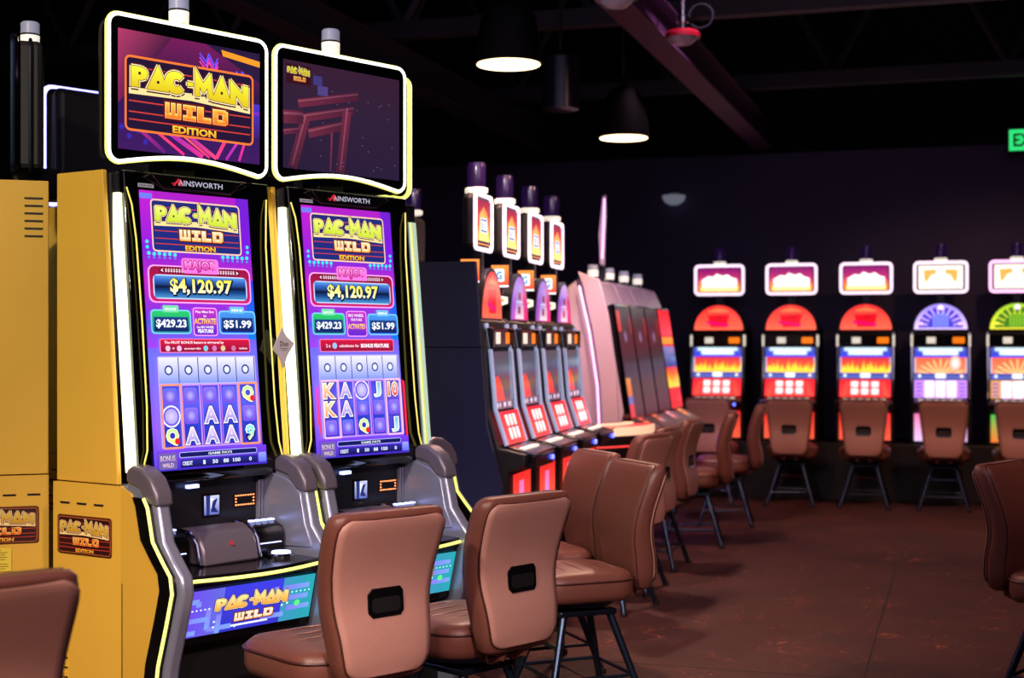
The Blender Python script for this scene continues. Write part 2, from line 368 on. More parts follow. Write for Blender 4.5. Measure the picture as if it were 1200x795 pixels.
YEL = (246, 232, 60); ORG = (250, 150, 40)
def logo(p, x0, y0, x1, y1, dim=1.0, back=True, edge=(250, 150, 60), letter=(240, 240, 60), letter2=(220, 190, 30), wild=(255, 190, 60), wild2=(230, 90, 30), fill=(34, 18, 50), edition=True):
    """the machine's title plate: PAC-MAN / WILD / EDITION"""
    D = lambda c: tuple(v*dim for v in c)
    W_, H_ = x1-x0, y1-y0
    if back:
        p.ring(x0, y0+H_*.02, x1, y1, H_*.08, H_*.03, D(edge)); p.rr(x0+H_*.03, y0+H_*.05, x1-H_*.03, y1-H_*.03, H_*.06, D(fill)); p.up()
        for k in (.16, .60, .74, .84):
            p.rect(x0+W_*.03, y0+H_*k, x1-W_*.03, y0+H_*(k+.018), D((200, 60, 50)))
        p.up()
    # banner under the letters
    if back: p.poly([(x0+W_*.03, y0+H_*.44), (x0+W_*.5, y0+H_*.40), (x0+W_*.97, y0+H_*.48), (x0+W_*.97, y0+H_*.56), (x0+W_*.5, y0+H_*.50), (x0+W_*.03, y0+H_*.52)], D((250, 220, 150))); p.up()
    ltr = D(letter); ltr2 = D(letter2)
    arcC = [(.5+.52*cos(R(a)), .5+.56*sin(R(a))) for a in range(42, 319, 23)]+[(.56+.17*cos(R(a)), .5+.19*sin(R(a))) for a in range(318, 41, -46)]
    gl = [(0, .135, [(0,0),(.62,0),(.9,.1),(1,.3),(.9,.54),(.62,.64),(.45,.64),(.45,1),(0,1)]),
          (.125, .31, [(.5,-.22),(1,1.02),(0,1.02)]),
          (.275, .45, arcC),
          (.462, .512, [(0,.36),(1,.36),(1,.56),(0,.56)]),
          (.525, .69, [(0,1),(0,-.42),(.44,.30),(.82,-.25),(1.0,1.06),(.72,1.04),(.66,.52),(.44,.86),(.26,.5),(.26,1)]),
          (.67, .85, [(.5,-.22),(1,1.14),(0,1.08)]),
          (.835, 1.0, [(0,1.12),(0,-.12),(.68,.52),(.68,.1),(1,.14),(1,1.2),(.74,1.18),(.32,.66),(.32,1.14)])]
    lx0, lw, ly, lh = x0+W_*.045, W_*.91, y0+H_*.155, H_*.27
    def gp(a, b, pts): return [(lx0+lw*(a+(b-a)*u), ly+lh*v) for u, v in pts]
    for th_, c in ((H_*.085, D((70, 22, 16))), (H_*.045, D((250, 236, 190)))):
        for a, b, pts in gl:
            q_ = gp(a, b, pts)
            for p0, p1 in zip(q_, q_[1:]+q_[:1]): p.line(*p0, *p1, th_, c)
        p.up()
    for th_, c in ((H_*.018, D((110, 40, 14))),):
        for a, b, pts in gl:
            q_ = gp(a, b, pts)
            for p0, p1 in zip(q_, q_[1:]+q_[:1]): p.line(*p0, *p1, th_, c)
        p.up()
    for a, b, pts in gl:
        q_ = gp(a, b, pts); cl = [tuple(lerp(ltr[k], ltr2[k], min(1, max(0, v))) for k in range(3)) for u, v in pts]
        p.poly(q_, ltr, cl)
    p.up()
    for a, b, u, v in ((0, .135, .5, .32), (.125, .31, .5, .62), (.67, .85, .5, .66)):
        p.disc(lx0+lw*(a+(b-a)*u), ly+lh*v, H_*.022, D((60, 20, 16)), n=8)
    p.up()
    wl = [(0, [(0,0,.2,1),(.4,.0,.6,1),(.8,0,1,1),(0,.72,1,1)]), (1.22, [(.0,0,.8,.26),(.25,0,.55,1),(0,.74,.8,1)]), (2.2, [(0,0,.36,1),(0,.72,.9,1)]), (3.3, [(0,0,.3,1),(0,0,.85,.26),(0,.74,.85,1),(.7,.1,1,.9)])]
    wx, ww, wy, wh = x0+W_*.30, W_*.48/4.3, y0+H_*.575, H_*.19
    for e, c, c2 in ((H_*.035, D((110, 26, 14)), D((80, 16, 16))), (H_*.012, D((250, 225, 150)), D((250, 150, 80))), (0, D(wild), D(wild2))):
        for o_, rs in wl:
            for a, b, c_, d_ in rs: p.rect(wx+ww*(o_+a)-e, wy+wh*b-e, wx+ww*(o_+c_)+e, wy+wh*d_+e, c, c2)
        p.up()
    if edition:
        for g, c in ((0.05, D((60, 15, 25))), (0.0, D((250, 210, 60)))):
            p.text('EDITION', x0+W_*.52, y0+H_*.91, W_*.34, H_*.10, c, D((240, 150, 40)) if g == 0 else None, bold=0.04, grow=g); p.up()

# ------------------------------------------------------------------ room
struct(MB().box(-9, 5, -3, 15.2, -0.1, 0).build('floor', 'floor', smooth=False))
struct(MB().box(-9, 5, -3, 17, 5.6, 5.7).build('ceiling', 'ceil', smooth=False))
struct(MB().box(-9, 5, 15.0, 15.2, 0, 3.5).build('wall_back', 'wall', smooth=False))
struct(MB().box(-9, 5, 16.8, 17, 3.4, 5.6).build('wall_back_upper', 'wall_dark', smooth=False))
struct(MB().box(-9, 5, 15.2, 17, 3.3, 3.4).build('trim_1', 'wall_dark', smooth=False))
struct(MB().box(-9.2, -9, -3, 17, 0, 5.7).build('wall_left', 'wall_dark', smooth=False))
struct(MB().box(5, 5.2, -3, 17, 0, 5.7).build('wall_right', 'wall_dark', smooth=False))
struct(MB().box(-9, 5, -3.2, -3, 0, 5.7).build('wall_front', 'wall_dark', smooth=False))
fl = bpy.data.objects['floor']
seam = MB()
for x in (-0.42, 3.2): seam.box(x, x+0.006, -3, 15, 0.0, 0.0012)
for y in (3.0, 6.6, 10.2): seam.box(-9, 5, y, y+0.005, 0.0, 0.0011)
seam.build('carpet_seam', 'matt', fl, smooth=False)
# corrugated deck ribs of the ceiling
ce = bpy.data.objects['ceiling']
rb = MB()
for i in range(56):
    x = -8.8+i*0.25; rb.box(x, x+0.1, -2.9, 16.7, 5.54, 5.6)
o = rb.build('deck_rib', 'ceil', ce, smooth=False); o['kind'] = 'stuff'

def ibeam(x, z, y0, y1, label, w_=0.2, h_=0.26, bm='beam'):
    t = thing('steel_beam', label, 'beam', (x, 0, z), 0, None)
    MB().box(-w_/2, w_/2, y0, y1, 0, 0.02).build('flange', bm, t, smooth=False)
    MB().box(-0.012, 0.012, y0, y1, 0.02, h_-.02).build('web', bm, t, smooth=False)
    MB().box(-w_/2, w_/2, y0, y1, h_-.02, h_).build('flange', bm, t, smooth=False)
    return t
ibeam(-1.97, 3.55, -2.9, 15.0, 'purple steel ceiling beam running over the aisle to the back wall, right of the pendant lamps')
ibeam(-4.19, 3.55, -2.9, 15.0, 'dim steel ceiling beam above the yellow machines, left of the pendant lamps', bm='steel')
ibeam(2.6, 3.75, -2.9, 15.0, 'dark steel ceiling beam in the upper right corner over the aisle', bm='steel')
def truss(y, z, label):
    t = thing('roof_truss', label, 'truss', (0, y, z))
    MB().box(-8.9, 4.9, -.06, .06, 0, .13).build('bottom_chord', 'steel', t, smooth=False)
    MB().box(-8.9, 4.9, -.06, .06, 1.45, 1.58).build('top_chord', 'steel', t, smooth=False)
    x = -8.6; k = 0
    while x < 4.2:
        a, b = ((x, .1), (x+.75, 1.48)) if k % 2 == 0 else ((x, 1.48), (x+.75, .1))
        MB().tube([(a[0], 0, a[1]), (b[0], 0, b[1])], .035, 6).build('web_member', 'steel', t)
        x += .75; k += 1
    return t
truss(6.9, 3.86, 'nearest steel roof truss above the pendant lamp, mostly in the dark')
truss(10.2, 3.86, 'middle steel roof truss crossing behind the pendant lamps')
truss(13.2, 3.86, 'farthest steel roof truss just before the back wall')
for k, x in enumerate((-5.6, -3.2, -0.6, 1.4)):
    o = MB().box(x-.05, x+.05, -2.9, 16.7, 5.42, 5.54).build('purlin', 'steel', ce, smooth=False)

# ------------------------------------------------------------------ pendant lamps
def pendant(px, d, z, r, label, lit=True):
    p = place(px, d, z)
    t = thing('pendant_lamp', label, 'lamp', p, 0, None)
    MB().lathe([(r, 0), (r*1.0, .01), (r*.94, .12), (r*.80, .24), (r*.58, .31), (r*.3, .34), (r*.12, .36), (r*.12, .42)], cap=True).build('lamp_shade', 'lampshade', t)
    MB().lathe([(r*.93, -.006), (r*.93, -.001)]).build('diffuser', 'lamp', t)
    MB().tube([(0, 0, .42), (0, 0, 5.54-p.z)], .008, 6).build('suspension_rod', 'matt', t)
    L = bpy.data.lights.new('lamp_bulb', 'SPOT'); L.energy = 170; L.color = (1, .56, .42); L.spot_size = R(150); L.spot_blend = .5; L.shadow_soft_size = .07
    lo = bpy.data.objects.new('lamp_bulb', L); C.objects.link(lo); lo.parent = t; lo.location = (0, 0, -.03)
    return t
pendant(596, 7.29, 2.95, .175, 'nearer lit bell pendant lamp, black outside, above the row of leaning machines')
pendant(731, 9.7, 2.92, .175, 'farther lit black bell pendant lamp, lower and right of the other in the photo')
# dark cylinder hanging between the lamps
p = place(657, 9.2, 3.02)
t = thing('hanging_speaker', 'unlit dark cylinder hanging from the ceiling between the two lit lamps', 'speaker', p)
MB().lathe([(.09, 0), (.12, .01), (.12, .34), (.1, .36), (.02, .38)]).build('housing', 'gunmetal', t)
MB().tube([(0, 0, .38), (0, 0, 2.5)], .01, 6).build('suspension_rod', 'matt', t)
def sprinkler(px, d, z, label, loop=True):
    p = place(px, d, z); t = thing('alarm_beacon', label, 'alarm', p, 0)
    MB().lathe([(.0, 0), (.05, .008), (.085, .035), (.1, .06)], n=20).build('glass_dome', 'clear', t)
    MB().lathe([(.115, .055), (.118, .075), (.1, .10), (.03, .115)], n=20).build('collar', 'red', t)
    MB().lathe([(.028, .11), (.03, .15), (.042, .155), (.042, .19), (.028, .2), (.028, .24)], n=14).build('fitting', 'chrome', t)
    MB().tube([(0, 0, .24), (0, 0, 5.54-p.z)], .012, 8).build('drop_pipe', 'steel', t)
    if loop: MB().tube([(.12+.08*cos(a), 0, .19+.08*sin(a)) for a in [R(180-i*27) for i in range(13)]], .008, 6).build('conduit_loop', 'gunmetal', t)
sprinkler(800, 9.3, 3.46, 'red-collared ceiling alarm beacon with a glass dome beside the purple beam')
sprinkler(722, 7.6, 3.30, 'second ceiling alarm beacon cut off by the top edge of the photo', False)
p = place(784, 14.8, 3.0); p.y = 14.99
t = thing('dome_camera', 'small white dome camera on the dark back wall', 'camera', (p.x, p.y, 2.98))
MB().lathe([(.04, 0), (.095, .03), (.12, .07), (.12, .10)], c=(0, -.12, 0), n=20).build('dome', 'lens_grey', t)
MB().box(-.05, .05, -.13, 0, .09, .13).build('bracket', 'white_shell', t, bevel=.006)
# exit sign
p = place(1194, 14.2, 0)
t = thing('exit_sign', 'green lit exit sign at the right edge of the photo on the back wall', 'sign', (p.x, 14.6, 3.36))
MB().box(-.13, .27, -.03, .05, .0, .24).build('housing', 'gunmetal', t, bevel=.01)
MB().box(-.105, .255, -.038, -.03, .02, .22).build('lit_face', 'exit', t, smooth=False)
q = Pic(36, 20, .36, .2); q.text('EXIT', 18, 10, 29, 13, (4, 30, 16), bold=.03); q.go('lettering', 'print', t, (-.105, -.0385, .22))
MB().tube([(.07, .01, .24), (.07, .01, 1.2)], .012, 6).build('mounting_stem', 'matt', t)

# ------------------------------------------------------------------ the upright video machines
W0 = 0.70
SH = 0.0
def yface(z):   # forward lean of the glass front
    return -(0.03+0.10*(2.08-z)/1.02)
ARM = [(.10, 1.03), (-.11, 1.035), (-.15, 1.08), (-.21, 1.08), (-.255, 1.055), (-.282, 1.02), (-.30, .97), (-.33, .86), (-.385, .80), (-.43, .755), (-.44, .70), (-.41, .60), (-.36, .45), (-.335, .30), (-.335, 0.0), (.02, 0.0)]

def main_screen(kind):
    p = Pic(100, 206, .47, .985)
    p.grad(0, 0, 100, 206, [(0, (170, 30, 190)), (.2, (110, 40, 210)), (.32, (190, 30, 190)), (.45, (120, 50, 220)), (.6, (110, 110, 240)), (.85, (140, 90, 240)), (1, (90, 60, 220))]); p.up()
    p.rect(0, 0, 12, 40, (190, 30, 200), (140, 30, 210)); p.rect(88, 0, 100, 44, (110, 30, 200), (120, 20, 220))
    p.rect(0, 96, 9, 116, (60, 80, 220), (160, 60, 230)); p.rect(92, 64, 100, 110, (40, 60, 230), (20, 120, 230)); p.up()
    p.rect(0, 2, 11, 6, (110, 120, 250)); p.up()
    logo(p, 9, 5, 91, 45, edge=(250, 200, 170), letter=(232, 240, 120), letter2=(200, 220, 50), fill=(28, 40, 120), wild=(255, 240, 220), wild2=(250, 180, 60))
    for i in range(6):
        for sx in (0, 1):
            x = 5+i*4.6; x = 100-x if sx else x
            p.disc(x, 46.5+(i % 2)*.4, 1.5, (60, 230, 240), 1.5, 8); p.disc(x, 49.5, .9, (40, 160, 230), .9, 6)
    for y in (38, 42): p.disc(4, y, 1.4, (60, 220, 230), n=8); p.disc(96, y, 1.4, (60, 220, 230), n=8)
    p.up()
    p.rr(3, 55, 97, 83, 5, (255, 170, 240)); p.up(); p.rr(4.2, 56, 95.8, 82, 4.5, (150, 16, 60), (200, 30, 110)); p.up()
    p.rr(13, 56.4, 87, 61.2, 2.4, (120, 10, 50)); p.up()
    for i in range(8):
        p.text('$', 19+i*2.4, 58.8, 1.6, 3, (255, 230, 245)); p.text('$', 81-i*2.4, 58.8, 1.6, 3, (255, 230, 245))
    p.text('<', 15.5, 58.8, 2, 2.6, (255, 255, 255)); p.text('>', 84.5, 58.8, 2, 2.6, (255, 255, 255)); p.up()
    p.rr(7, 62, 93, 80, 4, (200, 220, 255)); p.up()
    for a, b, c1, c2 in ((62.8, 66, (90, 150, 220), (50, 100, 190)), (66, 71, (50, 100, 190), (6, 14, 50)), (71, 74.5, (6, 10, 40), (20, 70, 140)), (74.5, 79.2, (20, 70, 140), (70, 140, 200))):
        p.rect(8, a, 92, b, c1, c2)
    p.up()
    p.rr(33, 49, 67, 60.5, 2.5, (250, 120, 220)); p.up(); p.text('MAJOR', 50, 55, 29, 8.4, (160, 10, 110), bold=.03, grow=.07); p.up()
    p.text('MAJOR', 50, 55, 29, 8.4, (255, 170, 240), (210, 40, 150), bold=.03); p.up()
    p.text('$4,120.97', 50.5, 71.3, 57, 12.6, (8, 16, 50), bold=.03, grow=.06); p.up()
    p.text('$4,120.97', 50, 70.8, 57, 12.6, (250, 235, 70), (250, 250, 235), bold=.035); p.up()
    # three boxes
    for x0, x1, ca, cb, tb, val in ((3, 38.5, (40, 200, 100), (30, 120, 140), (120, 220, 170), '$429.23'), (64, 99, (70, 150, 230), (40, 80, 210), (110, 190, 230), '$51.99')):
        p.rr(x0, 88, x1, 106, 3, (120, 210, 250)); p.up(); p.rr(x0+1, 89, x1-1, 105, 2.5, ca, cb); p.up()
        p.rect(x0+2.6, 93.5, x1-2.6, 104, (30, 60, 130), (10, 30, 90)); p.rr((x0+x1)/2-7, 84.8, (x0+x1)/2+7, 90, 1, tb); p.up()
        p.text(val, (x0+x1)/2, 98.6, (x1-x0)*.76, 6.8, (240, 250, 255), bold=.035); p.text('MINOR' if x0 < 50 else 'MINI', (x0+x1)/2, 87.6, 10, 2, (240, 255, 250)); p.up()
    p.rr(40, 86, 62.5, 107.5, 2.5, (250, 150, 250)); p.up(); p.rr(40.9, 86.9, 61.6, 106.6, 2, (190, 50, 190), (90, 40, 200)); p.up()
    if kind == 0:
        p.text('Play Max Bet', 51, 89.5, 17, 2.2, (255, 240, 255)); p.text('to', 51, 92.4, 2.6, 1.6, (255, 240, 255)); p.text('ACTIVATE', 51, 96.4, 20, 4.6, (250, 225, 110), (250, 150, 60), bold=.04)
        p.text('the BIG WHEEL', 51, 100.8, 16, 1.9, (255, 240, 255)); p.text('FEATURE', 51, 103.8, 14, 2.8, (255, 250, 255), bold=.04)
    else:
        p.text('BIG WHEEL', 51, 89.8, 17, 2.4, (255, 240, 255)); p.text('FEATURE', 51, 93.4, 12, 2, (255, 240, 255)); p.text('ACTIVATED', 51, 99, 19.5, 4.4, (250, 225, 110), (250, 150, 60), bold=.04)
    p.up()
    p.rr(9, 109.5, 92, 120, 1.5, (255, 120, 170)); p.up(); p.rr(9.8, 110.2, 91.2, 119.4, 1.2, (210, 20, 60), (140, 16, 60)); p.up()
    if kind == 0:
        p.text('The FRUIT BONUS feature is triggered by', 40, 112.6, 54, 2.6, (250, 225, 235), bold=.03); 
        for i, (x, c) in enumerate(((16, (230, 190, 220)), (26, (230, 190, 230)), (50, (130, 200, 220)), (58, (210, 120, 180)), (66, (220, 200, 150)), (76, (210, 110, 160)))): p.disc(x, 116.8, 2.2, c, n=10)
        p.text('or', 21, 116.8, 2, 1.4, (255, 240, 250)); p.text('awards', 38, 116.8, 15, 1.7, (250, 225, 235)); p.text('wins', 85, 116.8, 8, 1.7, (250, 225, 235))
    else:
        p.text('2 x', 18, 115, 5, 2.6, (255, 230, 240)); p.disc(25, 115, 2.6, (150, 190, 240), n=10); p.text('substitutes for', 41, 115, 22, 2.4, (255, 225, 240)); p.text('BONUS FEATURE', 70, 115, 32, 3.4, (255, 240, 250), bold=.05)
    p.up()
    # five cards
    p.rr(6, 122.5, 96, 190, 1.5, (190, 170, 255)); p.up()
    for i in range(5):
        x = 7+i*17.6
        p.rect(x, 123.5, x+16.8, 142.5, (235, 232, 255), (130, 150, 245)); 
    p.up()
    for i in range(5):
        x = 7+i*17.6+8.4
        p.circ(x, 132.8, 3.7, 1.2, (40, 60, 130)); p.disc(x, 133, 2.1, (230, 236, 255), 2.4)
        p.rect(x+8.4, 123.5, x+9.2, 142.5, (60, 70, 120))
    p.up()
    for i in range(5):
        x = 7+i*17.6; hi = i in (0, 4)
        p.grad(x, 144, x+16.8, 189, [(0, (60, 70, 210)), (.3, (90, 90, 235)), (.66, (40, 60, 200)), (1, (50, 50, 190))])
        if kind and i in (0, 4): p.rect(x, 144, x+16.8, 189, (120, 60, 200), (60, 70, 210))
    p.up()
    sym = (['o', 'O', 'Q'], ['o', 'o', 'A'], ['o', 'A', 'A'], ['o', 'A', 'A'], ['Q', 'o', '9']) if kind == 0 else (['K', 'K', 'o'], ['A', 'A', 'o'], ['O', 'o', 'Q'], ['J', 'o', 'o'], ['10', 'o', 'J'])
    colr = {'A': ((240, 210, 250), (150, 140, 220)), 'K': ((255, 225, 170), (230, 150, 110)), 'Q': ((190, 240, 150), (250, 240, 120)), 'J': ((110, 180, 255), (200, 230, 255)), '9': ((120, 240, 240), (240, 250, 190)), '10': ((255, 190, 150), (230, 60, 60))}
    for i in range(5):
        x = 7+i*17.6+8.4
        for j in range(3):
            y = 151.8+j*14.9; s_ = sym[i][j]
            if s_ == 'o':   # picture symbols are left as plain glowing tiles
                p.rr(x-6, y-6, x+6, y+6, 2, (100+20*((i+j) % 3), 110, 235), (120, 80, 220)); p.up()
                p.disc(x, y, 4.4, (190, 170, 245), 4.4, 14, rim=(110, 100, 232))
            elif s_ == 'O':
                p.disc(x, y, 8.2, (245, 240, 255), 8.2, 18); p.up(); p.disc(x, y, 7, (110, 90, 220), 7, 18); p.up(); p.disc(x, y, 5.6, (215, 200, 250), 5.6, 18, rim=(170, 160, 240))
            else:
                w_ = {'10': 11.5, 'J': 7, '9': 8, 'Q': 10.5}.get(s_, 11.5)
                p.text(s_, x, y, w_, 12, (20, 20, 100), bold=.03, grow=.09); p.up(); p.text(s_, x, y, w_, 12, (245, 245, 255), bold=.03, grow=.05); p.up()
                p.text(s_, x, y, w_, 12, *colr[s_], bold=.03); p.up()
                if s_ == 'Q': p.disc(x+4, y+3.4, 2.4, (230, 30, 50), n=8)
                if s_ == '9': p.disc(x-2, y-1, 1, (60, 180, 240), n=6)
    p.up()
    for i in range(5):
        x = 7+i*17.6
        if i in (0, 4):
            p.ring(x-1, 143, x+17.8, 190.5, 1.5, 1.5, (255, 150, 110) if kind == 0 else (255, 190, 225))
        else: p.ring(x, 144, x+16.8, 189.5, 1, .7, (200, 120, 240))
    p.up()
    if kind:
        p.poly([(97, 144), (99.8, 146), (99.8, 200), (97.4, 196)], (250, 40, 80)); p.poly([(0, 150), (3, 146), (3, 192), (0, 176)], (240, 60, 190), [(240, 60, 190), (200, 80, 240), (250, 60, 60), (250, 70, 50)]); p.up()
    # information bars
    p.rect(0, 191.5, 100, 206, (120, 60, 230), (60, 40, 190)); p.up()
    p.rr(19, 193, 91, 197.4, 1.6, (160, 170, 250)); p.up(); p.rr(19.7, 193.6, 90.3, 196.8, 1.2, (20, 20, 90)); p.rr(1, 193, 17, 205, 1, (110, 90, 170)); p.rr(92, 197, 99.4, 204.4, 1, (150, 160, 250), (90, 110, 240)); p.up()
    p.text('BONUS', 9, 197, 13, 4, (220, 220, 200), (200, 150, 190)); p.text('WILD', 9, 202, 10, 3, (230, 200, 190)); p.text('GAME PAYS', 56, 195.2, 22, 1.8, (240, 240, 255)); p.rect(20, 198.6, 91, 204.4, (40, 40, 150), (14, 14, 80)); p.up()
    for x, w_, t_ in ((26, 9, 'CREDIT'), (41, 2, '1'), (51, 5, '50'), (61, 5, '88'), (71, 7, '100'), (84, 2.5, '0')): p.text(t_, x, 201.4, w_, 3, (225, 230, 255), bold=.03)
    p.up()
    return p

def top_screen(kind):
    p = Pic(166, 113, .612, .418)
    if kind == 0:
        p.grad(0, 0, 166, 113, [(0, (110, 26, 84)), (.4, (44, 22, 66)), (.7, (50, 22, 90)), (1, (60, 24, 90))]); p.up()
        p.poly([(0, 0), (60, 0), (10, 60), (0, 70)], (150, 40, 90), [(170, 56, 100), (70, 26, 60), (80, 24, 70), (120, 30, 80)])
        p.poly([(100, 0), (166, 0), (166, 30)], (40, 24, 60)); p.up()
        rnd = random.Random(3)
        for k in range(12):   # rays
            a = R(rnd.uniform(200, 340)); p.line(132+8*cos(a), 22-8*sin(a), 132+rnd.uniform(20, 48)*cos(a), 22-rnd.uniform(16, 30)*sin(a)*.6, .5, (120, 90, 140))
        for x, y, s_ in ((100, 16, 1.0), (142, 26, .7)):   # neon zigzags
            for dy, c in ((0, (90, 80, 250)), (4, (190, 60, 220)), (8, (230, 70, 160))):
                pts = [(x-8*s_, y-6*s_+dy), (x, y+2*s_+dy), (x+3*s_, y-7*s_+dy), (x+10*s_, y+4*s_+dy), (x+14*s_, y-4*s_+dy)]
                for a, b in zip(pts[:-1], pts[1:]): p.line(*a, *b, 1.6, c)
        for x, y0_, x2_, t_, c, c2 in ((28, 84, 74, 3, (250, 80, 90), (240, 40, 130)), (44, 86, 96, 5, (120, 40, 180), (230, 50, 140)), (60, 86, 104, 2.4, (250, 110, 80), (230, 50, 120)), (74, 90, 112, 4, (160, 40, 170), (240, 70, 120)), (14, 86, 52, 4, (190, 40, 140), (90, 30, 120)), (126, 88, 112, 4, (230, 60, 110), (240, 60, 140)), (142, 88, 124, 3, (200, 50, 190), (170, 40, 160)), (150, 84, 140, 3, (250, 60, 140), (200, 40, 150))):
            p.line(x, y0_, x2_, 112, t_, c, c2)
        for x, y in ((4, 92), (12, 100), (22, 94), (30, 104)): p.disc(x, y, 3.4, (50, 50, 190), rim=(60, 20, 110))
        p.rect(146, 60, 166, 64, (180, 40, 200), (120, 40, 200)); p.rect(152, 52, 166, 86, (70, 50, 190), (60, 30, 110)); p.up()
        p.poly([(118, 3), (166, 8), (166, 14), (120, 9)], (250, 150, 40)); p.up()
        logo(p, 7, 22, 158, 95, edge=(245, 120, 50))
    else:
        p.grad(0, 0, 166, 113, [(0, (60, 32, 56)), (.4, (52, 34, 60)), (1, (44, 30, 62))]); p.up()
        pc = (118, 44, 70); dk = (80, 32, 56)
        for (x0, y0, x1, y1, t_) in ((20, 44, 104, 26, 9), (20, 60, 98, 42, 9), (34, 74, 84, 60, 10), (30, 58, 12, 112, 12), (88, 44, 78, 112, 12), (66, 70, 64, 112, 3), (0, 60, 26, 58, 14), (0, 76, 20, 72, 6)):
            p.line(x0, y0, x1, y1, t_, pc, dk); p.up(); p.line(x0, y0-t_*.25, x1, y1-t_*.25, t_*.2, (160, 80, 100), (110, 60, 84)); p.up()
        rnd = random.Random(5)
        for k in range(26): p.disc(rnd.uniform(50, 160), rnd.uniform(20, 108), .7, (120, 100, 150), n=6)
        p.rect(40, 12, 52, 22, (70, 60, 130)); p.rect(46, 22, 60, 32, (86, 70, 140)); p.up()
        p.rect(3, 4, 36, 24, (60, 14, 30)); p.up()
        logo(p, 3, 4, 36, 26, back=False, edition=False)
    return p

